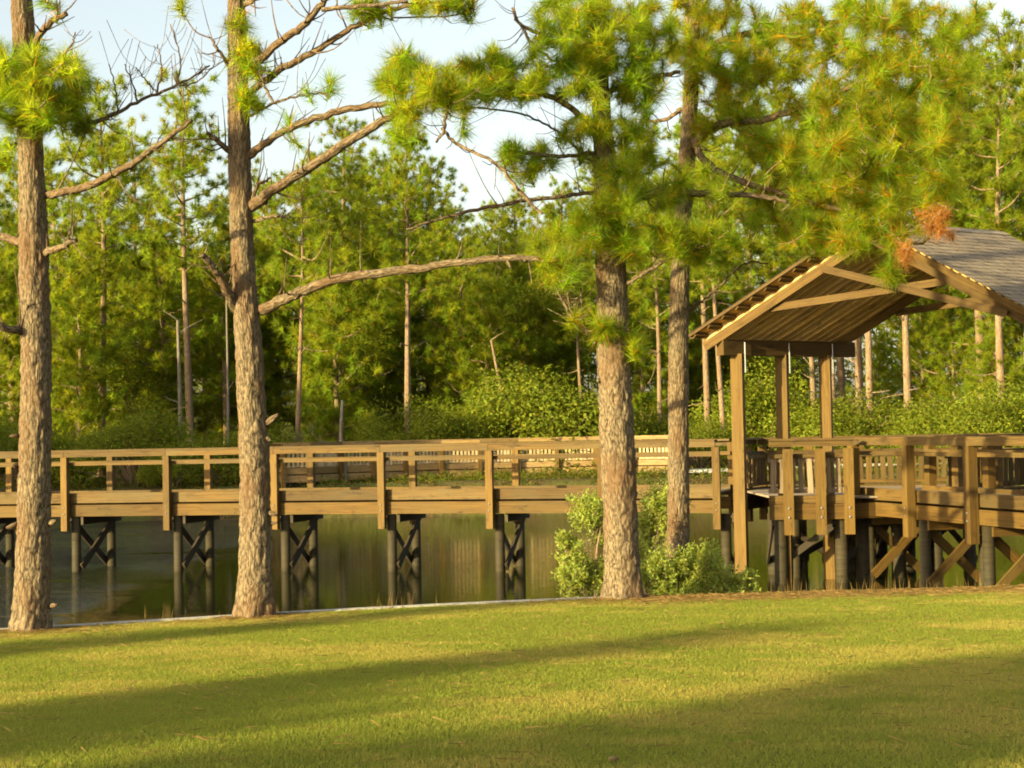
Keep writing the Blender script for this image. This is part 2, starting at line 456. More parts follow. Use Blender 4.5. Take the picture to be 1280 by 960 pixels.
def water_mat():
    m, nt, b, o = mat('lake_water')
    tc = nd(nt, 'ShaderNodeTexCoord')
    b.inputs['Base Color'].default_value = (0.010, 0.012, 0.003, 1)
    b.inputs['Roughness'].default_value = 0.04
    b.inputs['IOR'].default_value = 1.33
    n1 = noise(nt, mapping(nt, tc.outputs['Object'], (0.9, 2.6, 1)), 2.2, 3, 0.5)
    n2 = noise(nt, mapping(nt, tc.outputs['Object'], (1.0, 2.2, 1)), 7.0, 2, 0.5)
    patch = noise(nt, mapping(nt, tc.outputs['Object'], (0.10, 0.45, 1)), 1.0, 4, 0.6, 0.4)
    # the breeze ruffles the water on the left of the boardwalk
    sx = nd(nt, 'ShaderNodeSeparateXYZ'); nt.links.new(tc.outputs['Object'], sx.inputs[0])
    mr = nd(nt, 'ShaderNodeMapRange', interpolation_type='SMOOTHSTEP')
    mr.inputs[1].default_value = -7.0; mr.inputs[2].default_value = -12.0; mr.inputs[3].default_value = 0.0; mr.inputs[4].default_value = 1.0
    nt.links.new(sx.outputs[0], mr.inputs[0])
    pm = ramp(nt, patch, [(0.36, (0.0,) * 3), (0.52, (1.0,) * 3)])
    k = nd(nt, 'ShaderNodeMath', operation='MULTIPLY'); nt.links.new(mr.outputs[0], k.inputs[0]); nt.links.new(pm, k.inputs[1])
    st = nd(nt, 'ShaderNodeMath', operation='MULTIPLY_ADD'); nt.links.new(k.outputs[0], st.inputs[0]); st.inputs[1].default_value = 2.4; st.inputs[2].default_value = 0.02
    h = nd(nt, 'ShaderNodeMath', operation='MULTIPLY_ADD'); nt.links.new(n2, h.inputs[0]); h.inputs[1].default_value = 0.35; nt.links.new(n1, h.inputs[2])
    bp = bump(nt, h.outputs[0], 0.1, 0.30, b)
    nt.links.new(st.outputs[0], bp.inputs['Strength'])
    return m
M['water'] = water_mat()

# ------------------------------------------------------------------ ground, lawn, water
EDGE = [(-60, -14), (-22, 11.0), (-12.0, 15.6), (-5.5, 18.7), (-3.1, 19.8), (1.43, 21.35), (4.2, 21.95), (7.2, 22.4), (12, 23.4), (24, 26.5), (60, 34)]
ex, ey = zip(*EDGE)
def yedge(x): return np.interp(x, ex, ey)
def lawn_z(x, y):
    x = np.asarray(x, float); y = np.asarray(y, float)
    base = 1.45 - 0.03 * np.clip(y, -40, 30)
    return base + 0.05 * (vnoise(x * 0.15 + 9, y * 0.15 + 4) - 0.5)
FAR_S = 59.5
def ground_z(x, y):
    x = np.asarray(x, float); y = np.asarray(y, float)
    d = y - yedge(x)
    z = np.where(d < 0, lawn_z(x, y) - 0.06, 0)
    kx = smooth(0.2, 1.6, x)                                # a sloping bank on the right, a sheer wall on the left
    slope = np.maximum(0.72 - 0.17 * d, -1.2)
    sheer = np.where(d < 0.08, 0.6, -1.0)
    z = np.where(d >= 0, slope * kx + sheer * (1 - kx), z)
    fs = FAR_S + 2.0 * (vnoise(x * 0.06 + 30, x * 0.0 + 3) - 0.5)
    rise = np.where(y > fs - 6, np.minimum((y - fs) * 0.45, 1.15 + 0.012 * (y - fs)), -5)
    far = rise + 0.10 * (vnoise(x * 0.4, y * 0.4) - 0.5)
    far = far + 2.6 * smooth(85, 170, y)
    z = np.where((y > 45), np.maximum(z * 0 - 1.2, far), z)
    # left shore, outside the picture
    ls = (-24 - x) + 0.3 * (y - 30)
    lz = np.clip(ls * 0.3, -2, 1.3)
    z = np.where((y > yedge(x) + 1) & (y < 62), np.maximum(z, lz), z)
    rs = (x - 15) - 0.35 * (y - 40)
    rz = np.clip(rs * 0.25, -2, 1.2)
    z = np.where((y > yedge(x) + 1) & (y < 62), np.maximum(z, rz), z)
    return z
def gz(x, y): return float(ground_z(np.array([x]), np.array([y]))[0])

def sheet(name, xs, ys, zf, m, kind='structure'):
    mb = MB(); mb.smooth = True
    X, Y = np.meshgrid(xs, ys)
    Z = zf(X, Y)
    nx, ny = len(xs), len(ys)
    i, j = np.meshgrid(np.arange(nx - 1), np.arange(ny - 1))
    a = (j * nx + i).ravel()
    mb.add(np.stack([X.ravel(), Y.ravel(), Z.ravel()], 1), quads=np.stack([a, a + 1, a + nx + 1, a + nx], 1),
           uv=np.stack([X.ravel(), Y.ravel()], 1))
    return mb.build(name, m, kind=kind)
xs = np.concatenate([np.linspace(-900, -70, 20), np.linspace(-65, 65, 300), np.linspace(70, 900, 20)])
ys = np.concatenate([np.linspace(-300, -12, 16), np.linspace(-10, 14, 30), np.linspace(14.2, 32, 150), np.linspace(33, 56, 24), np.linspace(56.5, 72, 60), np.linspace(73, 200, 60), np.linspace(220, 1500, 20)])
sheet('ground', xs, ys, ground_z, M['ground'])
# lake
mb = MB()
mb.add([(-300, 8, 0), (300, 8, 0), (300, 75, 0), (-300, 75, 0)], quads=[[0, 1, 2, 3]])
mb.build('water', M['water'], kind='structure')
# lawn: a sheet that stops exactly at the edge
mb = MB(); mb.smooth = True
ux = np.linspace(-30, 30, 121); tt = np.concatenate([np.linspace(0, 0.5, 16), np.linspace(0.52, 1, 50)])
Xg, Tg = np.meshgrid(ux, tt); Yg = -30 + (yedge(Xg) + 30) * Tg
nx = len(ux); i, j = np.meshgrid(np.arange(nx - 1), np.arange(len(tt) - 1)); a = (j * nx + i).ravel()
mb.add(np.stack([Xg.ravel(), Yg.ravel(), lawn_z(Xg, Yg).ravel()], 1), quads=np.stack([a, a + 1, a + nx + 1, a + nx], 1))
mb.build('lawn', M['lawn'], kind='structure')
# grass blades on the lawn
rng = np.random.default_rng(11)
N = 1250000
gy = 8.0 + 15.5 * rng.random(N) ** 0.8
gx = (rng.random(N) - 0.5) * 0.72 * gy + 0.0
ok = gy < yedge(gx) - 0.01
gx, gy = gx[ok], gy[ok]
gzv = lawn_z(gx, gy)
patch = vnoise(gx * 0.55 + 7, gy * 0.9 + 2) * 0.6 + vnoise(gx * 2.3 + 1, gy * 3.1) * 0.4
dry = smooth(0.42, 0.75, patch + 0.16 * smooth(-1.6, -0.1, gy - yedge(gx)) + 0.05 * (gx > 1))
hgt = rng.uniform(0.010, 0.030, len(gx)); ang = rng.random(len(gx)) * 6.283
wv = 0.003 + 0.00010 * gy
tilt = rng.normal(size=(len(gx), 2)) * 0.018
P = np.stack([np.stack([gx - np.cos(ang) * wv, gy - np.sin(ang) * wv, gzv - 0.004], 1),
              np.stack([gx + np.cos(ang) * wv, gy + np.sin(ang) * wv, gzv - 0.004], 1),
              np.stack([gx + tilt[:, 0], gy + tilt[:, 1], gzv + hgt], 1)], 1)
colg = np.stack([0.95 + 0.42 * dry, 1.03 + 0.20 * dry, 1.0 + 0.7 * dry], 1) * rng.uniform(0.88, 1.12, (len(gx), 1))
straw = rng.random(len(gx)) < 0.03 + 0.06 * dry + 0.7 * smooth(-1.3, -0.05, gy - yedge(gx)) * smooth(1.0, 3.0, gx) * vnoise(gx * 1.7, gy * 3)
colg[straw] = colg[straw] * np.array([1.7, 1.15, 1.6])
mb = MB(); mb.add(P.reshape(-1, 3), tris=np.arange(len(gx) * 3).reshape(-1, 3), col=np.repeat(colg, 3, 0))
mb.build('grass', M['blade'], kind='stuff')

# weeds, fallen leaves and tufts on the far bank
rng = np.random.default_rng(12)
N = 60000
gy = rng.uniform(58.5, 70, N); gx = rng.uniform(-0.36, 0.36, N) * gy
zz = ground_z(gx, gy); cl = vnoise(gx * .55, gy * .9); ok = (zz > 0.02) & (rng.random(N) < smooth(.30, .62, cl) * .9 + .1)
pc = np.interp(gx, pp[:, 0], pp[:, 1]) if 'pp' in globals() else None
gx, gy, zz, cl = gx[ok], gy[ok], zz[ok], cl[ok]
onpath = (gx > X_at(842, 64)) & (np.abs(gy - np.interp(gx, [X_at(775, 64), X_at(880, 66.5), X_at(1300, 70)], [64, 66.5, 70])) < 2.7)
gx, gy, zz, cl = gx[~onpath], gy[~onpath], zz[~onpath], cl[~onpath]
mb = MB()
nn = np.stack([rng.normal(size=len(gx)), -np.abs(rng.normal(size=len(gx))), 0.4 + rng.random(len(gx))], 1)
leaves(mb, np.stack([gx, gy, zz + rng.random(len(gx)) ** 2 * .28 * (.4 + cl)], 1), nn, .17, .05, rng)
dryc = rng.random(len(gx)) < .45
mb.col[-1] = mb.col[-1] * np.repeat(np.where(dryc[:, None], np.array([.72, .50, .7]), np.array([.5, .58, .6])), 4, 0)
mb.build('ground_cover', M['leaf'], kind='stuff')

# fallen needles under the pines and along the right part of the edge
rng = np.random.default_rng(9)
PS = []
for tx, ty, n, r in ((-5.55, 18.45, 900, .55), (-3.15, 19.55, 900, .55), (1.46, 21.1, 1500, .6)):
    a = rng.random(n) * 6.283; q = np.abs(rng.normal(size=n)) * r
    PS.append(np.stack([tx + np.cos(a) * q * 1.3, ty + np.sin(a) * q], 1))
xx = rng.uniform(1.5, 10, 9000); PS.append(np.stack([xx, yedge(xx) - np.abs(rng.normal(size=9000)) * .55], 1))
xx = rng.uniform(-7, 9, 2600); PS.append(np.stack([xx, rng.uniform(9, 21, 2600)], 1))
PS = np.concatenate(PS); PS = PS[PS[:, 1] < yedge(PS[:, 0]) - .02]
zz = lawn_z(PS[:, 0], PS[:, 1]) + rng.uniform(.012, .034, len(PS)); a = rng.random(len(PS)) * 6.283; L = rng.uniform(.06, .13, len(PS))
d = np.stack([np.cos(a) * L, np.sin(a) * L, rng.normal(size=len(PS)) * .008], 1); c0 = np.stack([PS[:, 0], PS[:, 1], zz], 1)
w = np.stack([-np.sin(a), np.cos(a), np.ones(len(PS))], 1) * .0028
mb = MB(); mb.add(np.stack([c0 - d - w, c0 - d + w, c0 + d], 1).reshape(-1, 3), tris=np.arange(len(PS) * 3).reshape(-1, 3), col=np.repeat(rng.uniform(.5, 1.1, (len(PS), 1)) * np.ones((1, 3)), 3, 0))
mb.build('pine_straw', M['straw'], kind='stuff')
# a fallen cone near the bottom of the view
cp = W(766, 944, 9.0); cz = float(lawn_z(cp.x, cp.y)); mb = MB()
for k in range(60):
    t = k / 59; r = .024 * math.sin(math.pi * (0.12 + 0.84 * t)) ** .8; an = k * 2.399
    c = np.array([-.05 + .1 * t, r * .6 * math.cos(an), r * .6 * math.sin(an) + .03]); o2 = np.array([.35, math.cos(an), math.sin(an)]); o2 /= np.linalg.norm(o2)
    s2 = np.array([0, -math.sin(an), math.cos(an)]); tip = c + o2 * r * .9
    mb.add([c - s2 * .004, c + s2 * .004, tip + s2 * .007, tip - s2 * .007, tip + np.array([.004, 0, 0]) + o2 * .003], quads=[[0, 1, 2, 3]], tris=[[3, 2, 4]])
co = mb.build('pine_cone', M['twig'], label='small dark pine cone lying on the lawn near the bottom of the view', cat='pine cone')
co.location = (cp.x, cp.y, cz); co.rotation_euler = (0, 0, .5); co.scale = (.62, .62, .62)

# low edging / retaining wall along the lawn
mb = MB()
for x0 in np.arange(-13, 1.2, 0.6):
    x1 = x0 + 0.596
    a, b2 = (x0, float(yedge(x0)) + 0.07), (x1, float(yedge(x1)) + 0.07)
    za, zb = float(lawn_z(a[0], a[1])), float(lawn_z(b2[0], b2[1]))
    board(mb, (a[0], a[1], za - 0.42), (b2[0], b2[1], zb - 0.42), 0.12, 0.90)
mb.build('retaining_wall', M['concrete'], label='thin pale retaining wall edging the lawn above the water', cat='wall')

# sand path on the far bank
mb = MB()
pp = spline([(X_at(850, 64.6), 64.6), (X_at(866, 65.4), 65.4), (X_at(890, 66.6), 66.6), (X_at(960, 68), 68), (X_at(1090, 69), 69), (X_at(1300, 70), 70)], 10)
d = unit(np.gradient(pp, axis=0)); nrm = np.stack([-d[:, 1], d[:, 0]], 1)
wd = 1.5
rows = [pp + nrm * wd * t for t in np.linspace(-1, 1, 6)]
V = np.concatenate([np.concatenate([r, ground_z(r[:, 0], r[:, 1])[:, None] + 0.10], 1) for r in rows])
n = len(pp)
mb.add(V, quads=[[k * n + i, k * n + i + 1, (k + 1) * n + i + 1, (k + 1) * n + i] for k in range(5) for i in range(n - 1)])
mb.build('path', M['sand'], kind='structure')

# ------------------------------------------------------------------ boardwalks
ZR = 2.83        # top of the handrail
def v3(p, z): return Vector((p[0], p[1], z))
def walkway(name, label, near, off, pile_bottom=-1.0, pickets=(False, False), post_w=0.155, deck_z=1.74, piles=True, brace=True, far_side=True, far_posts=None, brace_m='brace', rail_m='rail', cat='boardwalk', skip_pile=()):
    near = [Vector((p[0], p[1])) for p in near]
    if isinstance(off, tuple): off = [Vector(off)] * len(near)
    else: off = [Vector(o) for o in off]
    far = [a + b for a, b in zip(near, off)]
    org = Vector((near[0].x, near[0].y, 0))
    root = empty(name, org, label, cat)
    n = len(near)
    sides = [(near, -1, pickets[0])] + ([(far, 1, pickets[1])] if far_side else [])
    for side, sg, pk in sides:
        for i in range(n - 1):
            a, b = side[i], side[i + 1]
            out = off[i].normalized() * sg                 # outward
            ext = (b - a).normalized() * 0.005
            def bd(nm, z0, z1, w, inset, m, mb=None):
                mb_ = mb or MB()
                p, q = a - out * inset + ext, b - out * inset - ext
                board(mb_, v3(p, (z0 + z1) / 2), v3(q, (z0 + z1) / 2), w, z1 - z0, org=org)
                return mb_.build(nm, m, root) if mb is None else None
            mbr = MB()
            bd('h', ZR - 0.045, ZR, 0.24, 0.05, M[rail_m], mbr)
            bd('h', ZR - 0.155, ZR - 0.047, 0.05, -0.065 if sg < 0 else 0.0, M[rail_m], mbr)
            mbr.build('handrail', M[rail_m], root)
            bd('lower_rail', ZR - 0.355, ZR - 0.275, 0.04, 0.09, M[rail_m])
            bd('kerb_board', deck_z - 0.14, deck_z + 0.09, 0.09, 0.155, M[rail_m])
            bd('rim_joist', deck_z - 0.45, deck_z - 0.185, 0.06, 0.115, M['wood' if rail_m == 'rail' else rail_m])
            if pk:
                mbp = MB()
                L = (b - a).length; k = max(2, int(L / 0.155))
                for j in range(k):
                    c = a.lerp(b, (j + 0.5) / k) - out * 0.17
                    tl = R_.uniform(-0.012, 0.012)
                    cx = c + (b - a).normalized() * tl
                    board(mbp, v3(c, deck_z + 0.12 + R_.uniform(-0.01, 0.01)), v3(cx, ZR - 0.24 + R_.uniform(-0.012, 0.012)), 0.10 + R_.uniform(-0.02, 0.012), 0.025, up=(out.x, out.y, 0), org=org)
                for zz in (deck_z + 0.16, ZR - 0.28):
                    board(mbp, v3(a - out * 0.20, zz), v3(b - out * 0.20, zz), 0.03, 0.07, org=org)
                mbp.build('picket_panel', M['picket_far'], root)
        for i in range(n):
            out = off[i].normalized() * sg
            mbp = MB()
            c = side[i] + out * 0.012
            board(mbp, v3(c, deck_z - 0.78), v3(c, ZR - 0.05 if sg > 0 else ZR - 0.16), post_w, post_w * 0.9, up=(out.x, out.y, 0), org=org)
            po = mbp.build('post', M['post'], root)
            if sg < 0:
                for zz in (deck_z - 0.24, deck_z - 0.38):
                    mbb = MB()
                    p = c + out * (post_w * 0.44)
                    tube(mbb, [v3(p, zz) - org, v3(p + out * 0.018, zz) - org], [0.018, 0.016], 8)
                    mbb.build('bolt', M['metal'], po)
    mbd = MB()
    for i in range(n - 1):
        L = (near[i + 1] - near[i]).length; k = max(1, int(L / 0.145))
        for j in range(k):
            t = (j + 0.5) / k
            a = near[i].lerp(near[i + 1], t); b = far[i].lerp(far[i + 1], t); o = (b - a).normalized() * 0.21
            board(mbd, v3(a + o, deck_z - 0.02), v3(b - o, deck_z - 0.02), 0.139, 0.038, org=org)
    mbd.build('deck', M['deck'], root)
    if piles:
        for i in range(n):
            if i in skip_pile: continue
            o = off[i].normalized(); al = Vector((-o.y, o.x)) * -0.14
            pa, pb = near[i] + o * 0.22 + al, far[i] - o * 0.22 + al
            for p in (pa, pb):
                mbp = MB(); mbp.smooth = True
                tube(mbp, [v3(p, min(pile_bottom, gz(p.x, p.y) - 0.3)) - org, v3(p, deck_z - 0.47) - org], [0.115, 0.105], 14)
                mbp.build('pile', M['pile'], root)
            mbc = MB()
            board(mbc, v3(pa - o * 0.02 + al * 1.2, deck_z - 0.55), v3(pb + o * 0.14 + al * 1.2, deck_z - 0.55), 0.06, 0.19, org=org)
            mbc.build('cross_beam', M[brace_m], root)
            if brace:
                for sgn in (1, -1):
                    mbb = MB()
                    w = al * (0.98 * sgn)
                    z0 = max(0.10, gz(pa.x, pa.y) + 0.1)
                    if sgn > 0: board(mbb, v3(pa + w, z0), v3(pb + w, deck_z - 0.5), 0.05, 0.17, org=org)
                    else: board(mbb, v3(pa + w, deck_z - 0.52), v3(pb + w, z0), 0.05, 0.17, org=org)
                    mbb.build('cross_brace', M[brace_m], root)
    return root

left = [(-18.4, 38.1), (-15.7, 38.0), (-13.05, 37.75), (-10.47, 37.4), (-8.0, 37.0), (-5.44, 36.5), (-2.96, 35.9), (-0.53, 35.15), (1.89, 34.4), (4.23, 33.45)]
walkway('boardwalk', 'long weathered wooden boardwalk on piles crossing the water behind the two left pines', left, (0.58, 1.9))

# ramp that comes ashore on the right
ramp_n = [(6.80, 32.0), (7.39, 29.98), (7.98, 27.97), (8.57, 25.95), (9.16, 23.93)]
walkway('boardwalk', 'short stretch of boardwalk with bold cross braced piles coming ashore right of the pavilion', ramp_n, (1.63, 0.47), deck_z=1.74, post_w=0.19, brace_m='wood')

# far boardwalk along the other shore
fb = [(X_at(px, 2000 / s), 2000 / s) for px, s in ((352, 32.3), (386, 32.1), (425, 31.3), (465, 31.0), (505, 30.7), (550, 30.4), (598, 30.3), (646, 30), (694, 29.9), (742, 29.9), (790, 30), (838, 30.3))]
ofs = []
for i in range(len(fb)):
    a = Vector(fb[max(0, i - 1)]); b = Vector(fb[min(len(fb) - 1, i + 1)]); d2 = (b - a).normalized()
    nn = Vector((-d2.y, d2.x))
    if nn.y < 0: nn = -nn
    ofs.append(nn * 1.7)
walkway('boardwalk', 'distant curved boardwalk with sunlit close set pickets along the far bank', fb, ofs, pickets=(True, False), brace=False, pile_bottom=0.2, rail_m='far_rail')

# ------------------------------------------------------------------ pavilion
pav = empty('pavilion', (5.5, 33.0, 0), 'open sided timber pavilion with gabled shingle roof over the boardwalk platform', 'pavilion')
PO = Vector((5.5, 33.0, 0))
# platform
plat = [Vector(p) for p in ((4.98, 31.25), (6.62, 31.15), (8.75, 31.9), (10.9, 33.4), (10.2, 36.6), (5.6, 36.6), (4.95, 35.3))]
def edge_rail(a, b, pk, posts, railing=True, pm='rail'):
    cen = Vector((7.4, 33.9)); dirv = (b - a).normalized(); out = Vector((dirv.y, -dirv.x))
    if out.dot((a + b) / 2 - cen) < 0: out = -out
    dz = 1.70
    m1 = MB(); board(m1, v3(a - out * 0.1, dz - 0.3), v3(b - out * 0.1, dz - 0.3), 0.06, 0.30, org=PO); m1.build('rim_joist', M['wood'], pav)
    if not railing: return
    m1 = MB(); board(m1, v3(a, ZR - 0.02), v3(b, ZR - 0.02), 0.24, 0.045, org=PO)
    board(m1, v3(a + out * 0.06, ZR - 0.10), v3(b + out * 0.06, ZR - 0.10), 0.05, 0.112, org=PO); m1.build('handrail', M['rail'], pav)
    m1 = MB(); board(m1, v3(a - out * 0.12, ZR - 0.34), v3(b - out * 0.12, ZR - 0.34), 0.04, 0.08, org=PO); m1.build('lower_rail', M['rail'], pav)
    m1 = MB(); board(m1, v3(a - out * 0.12, dz - 0.06), v3(b - out * 0.12, dz - 0.06), 0.06, 0.16, org=PO); m1.build('kerb_board', M['rail'], pav)
    if pk:
        m1 = MB(); L = (b - a).length; k = max(2, int(L / 0.17))
        for j in range(k):
            c = a.lerp(b, (j + 0.5) / k) - out * 0.17
            c2 = c + dirv * R_.uniform(-0.03, 0.03)
            board(m1, v3(c, dz + 0.06), v3(c2, ZR - 0.36 + R_.uniform(-0.01, 0.01)), 0.105 + R_.uniform(-0.03, 0.02), 0.025, up=(out.x, out.y, 0), org=PO)
        for zz in (dz + 0.1, ZR - 0.42):
            board(m1, v3(a - out * 0.20, zz), v3(b - out * 0.20, zz), 0.03, 0.08, org=PO)
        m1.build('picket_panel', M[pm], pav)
    for t in posts:
        c = a.lerp(b, t) + out * 0.03
        m1 = MB(); board(m1, v3(c, dz - 0.74), v3(c, ZR - 0.2), 0.18, 0.16, up=(out.x, out.y, 0), org=PO)
        po = m1.build('railing_post', M['post'], pav)
        for zz in (dz - 0.22, dz - 0.40):
            mbb = MB()
            p = c + out * 0.075
            tube(mbb, [v3(p, zz) - PO, v3(p + out * 0.023, zz) - PO], [0.024, 0.02], 8)
            mbb.build('bolt', M['metal'], po)
edge_rail(plat[0], plat[1], True, (0.22, 0.60, 0.93), pm='picket')
edge_rail(plat[1], plat[2], False, (), railing=False)
edge_rail(plat[2], plat[3], True, (0.04, 0.5))  # from here the pickets default to darker timber, roof shade put into their colour
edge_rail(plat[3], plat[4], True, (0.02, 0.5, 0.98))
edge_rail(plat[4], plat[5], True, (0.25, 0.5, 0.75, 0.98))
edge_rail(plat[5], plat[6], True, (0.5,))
m1 = MB()
ys_ = np.arange(31.42, 36.5, 0.145)
def xr(y, poly):
    xsx = []
    for i in range(len(poly)):
        a, b = poly[i], poly[(i + 1) % len(poly)]
        if (a.y - y) * (b.y - y) < 0:
            xsx.append(a.x + (y - a.y) / (b.y - a.y) * (b.x - a.x))
    return (min(xsx), max(xsx)) if len(xsx) >= 2 else None
for y in ys_:
    r = xr(y, plat)
    if r: board(m1, (r[0] + 0.16, y, 1.66), (r[1] - 0.16, y, 1.66), 0.139, 0.038, org=PO)
m1.build('deck', M['deck'], pav)
prs = [((5.22, 31.5), (5.42, 33.6)), ((6.4, 31.45), (6.6, 33.7)), ((5.7, 32.7), (5.9, 35.4)), ((7.7, 32.3), (7.9, 34.6)), ((9.4, 33.2), (9.2, 35.9)), ((6.9, 31.9), (7.1, 33.9)), ((8.5, 32.4), (8.6, 35.0)), ((6.1, 34.2), (6.2, 36.2))]
for a, b in prs:
    a = Vector(a); b = Vector(b)
    for p in (a, b):
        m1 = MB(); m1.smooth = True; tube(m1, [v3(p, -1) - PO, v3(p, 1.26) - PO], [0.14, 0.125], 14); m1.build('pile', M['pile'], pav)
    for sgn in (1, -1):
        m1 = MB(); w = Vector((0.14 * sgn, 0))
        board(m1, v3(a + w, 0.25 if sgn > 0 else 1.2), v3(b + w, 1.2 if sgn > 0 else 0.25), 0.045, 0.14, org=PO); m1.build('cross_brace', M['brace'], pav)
for a, b in ((prs[0][0], prs[1][0]), (prs[1][0], prs[3][0]), (prs[1][1], prs[0][1]), (prs[2][0], prs[3][1]), (prs[7][0], prs[2][1])):
    m1 = MB(); board(m1, (a[0], a[1] + 0.15, 0.35), (b[0], b[1] + 0.15, 1.2), 0.045, 0.13, org=PO); m1.build('cross_brace', M['brace'], pav)

# roof frame
rr = Vector((math.cos(math.radians(33)), math.sin(math.radians(33)), 0))      # ridge direction
ee = Vector((0.937, -0.35, 0)).normalized()                                    # across the gable
A = Vector((3.40, 30.7, EYE + 1.66)); HW = 3.32; RISE = 2.0; LR = 3.85
Pk = A + ee * HW + Vector((0, 0, RISE))
Cc = A + ee * 2 * HW
posts_xy = [Vector((4.36, 30.9)), Vector((5.34, 31.62)), Vector((6.32, 32.25))]
right_xy = [Vector((p.x, p.y)) + Vector((ee.x, ee.y)) * (2 * HW - 0.65) for p in posts_xy]
beam_top = A.z + 0.03
for grp in (posts_xy, right_xy):
    for k, p in enumerate(grp):
        m1 = MB(); zb = min(-1.0, gz(p.x, p.y) - 0.3)
        board(m1, v3(p, zb), v3(p, beam_top - 0.25), 0.225, 0.225, up=(ee.x, ee.y, 0), org=PO)
        po = m1.build('post', M['post'], pav)
        m1 = MB(); off_ = Vector((rr.x, rr.y)) * 0.09 - Vector((-rr.y, rr.x)) * 0.135
        pc = p + off_
        board(m1, v3(pc, beam_top - 0.62), v3(pc, beam_top - 0.03), 0.055, 0.02, up=(ee.x, ee.y, 0), org=PO)
        m1.build('bracket', M['metal'], po)
    b0 = grp[0] - Vector((rr.x, rr.y)) * 0.42; b1 = grp[-1] + Vector((rr.x, rr.y)) * 0.75
    m1 = MB(); board(m1, v3(b0, beam_top - 0.13), v3(b1, beam_top - 0.13), 0.20, 0.30, org=PO); m1.build('beam', M['soffit'], pav)

def roof_pt(u, s, dz=0.0):
    """u metres across the gable from the left eave, s metres along the ridge"""
    z = RISE * (1 - abs(u - HW) / HW)
    return A + ee * u + rr * s + Vector((0, 0, z + dz))
# boards under the shingles, shingle courses, trim
for side in (0, 1):
    u0, u1 = (0.0, HW) if side == 0 else (2 * HW, HW)
    nrm = (roof_pt(u1, 0) - roof_pt(u0, 0)).cross(rr); nrm.normalize()
    if nrm.z < 0: nrm = -nrm
    m1 = MB()
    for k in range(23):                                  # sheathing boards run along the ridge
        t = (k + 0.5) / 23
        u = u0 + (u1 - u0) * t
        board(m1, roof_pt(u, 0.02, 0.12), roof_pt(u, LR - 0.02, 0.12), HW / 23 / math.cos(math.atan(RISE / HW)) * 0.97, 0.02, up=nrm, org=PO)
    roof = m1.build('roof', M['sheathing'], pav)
    m1 = MB()
    nrow = 26
    for k in range(nrow):
        t0 = k / nrow; t1 = (k + 1.25) / nrow
        a0 = roof_pt(u0 + (u1 - u0) * (t0 - 0.012), -0.03, 0.12) + nrm * (0.040 if k else 0.036)
        b0 = roof_pt(u0 + (u1 - u0) * (t0 - 0.012), LR + 0.03, 0.12) + nrm * 0.040
        a1 = roof_pt(u0 + (u1 - u0) * min(t1, 1), -0.03, 0.12) + nrm * 0.018
        b1 = roof_pt(u0 + (u1 - u0) * min(t1, 1), LR + 0.03, 0.12) + nrm * 0.018
        seg = 34
        lo = [a0.lerp(b0, q / seg) for q in range(seg + 1)]; hi = [a1.lerp(b1, q / seg) for q in range(seg + 1)]
        Lr = LR / seg
        V = []; U = []; Q = []
        oy = R_.random() * 3
        for q in range(seg):
            jit = nrm * R_.uniform(-0.004, 0.010) + (roof_pt(u0, 0) - roof_pt(u1, 0)).normalized() * R_.uniform(-0.01, 0.018)
            V += [lo[q] + jit, lo[q + 1] + jit, hi[q + 1], hi[q], lo[q] + jit - nrm * 0.022, lo[q + 1] + jit - nrm * 0.022]
            ux0 = q * 0.28 + oy * 0 ; vy = k * 0.15
            U += [(ux0, vy + 0.01), (ux0 + 0.27, vy + 0.01), (ux0 + 0.27, vy + 0.14), (ux0, vy + 0.14), (ux0, vy + 0.01), (ux0 + 0.27, vy + 0.01)]
            Q += [[q * 6, q * 6 + 1, q * 6 + 2, q * 6 + 3], [q * 6 + 4, q * 6 + 5, q * 6 + 1, q * 6]]
        m1.add([tuple(x - PO) for x in V], quads=Q, uv=U)
    m1.build('shingles', M['shingle'], roof)
    for s_, nm in ((-0.05, 'barge_board'), (LR + 0.05, 'barge_board')):
        m1 = MB(); hb = 0.06 if side == 0 else 0.12
        board(m1, roof_pt(u0, s_, 0.12 - hb / 2), roof_pt(u1, s_, 0.12 - hb / 2), 0.035, hb, up=nrm, org=PO); m1.build(nm, M['soffit'], roof)
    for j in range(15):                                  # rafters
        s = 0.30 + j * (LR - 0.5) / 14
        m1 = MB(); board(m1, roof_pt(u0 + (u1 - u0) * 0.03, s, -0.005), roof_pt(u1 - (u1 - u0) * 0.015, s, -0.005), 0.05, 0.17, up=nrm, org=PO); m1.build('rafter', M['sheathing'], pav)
    m1 = MB()                                            # lookouts under the gable overhang
    for k in range(12):
        u = u0 + (u1 - u0) * (k + 0.5) / 12
        board(m1, roof_pt(u, -0.03, 0.06), roof_pt(u, 0.30, 0.06), 0.09, 0.08, up=nrm, org=PO)
    m1.build('lookouts', M['soffit'], roof)
m1 = MB()
for sg in (-1, 1):
    a, b = roof_pt(HW + sg * 0.09, -0.04, 0.155), roof_pt(HW + sg * 0.09, LR + 0.04, 0.155)
    board(m1, a, b, 0.2, 0.02, up=(ee.x * sg * 0.5, ee.y * sg * 0.5, 0.85), org=PO)
m1.build('ridge_cap', M['shingle'], pav)
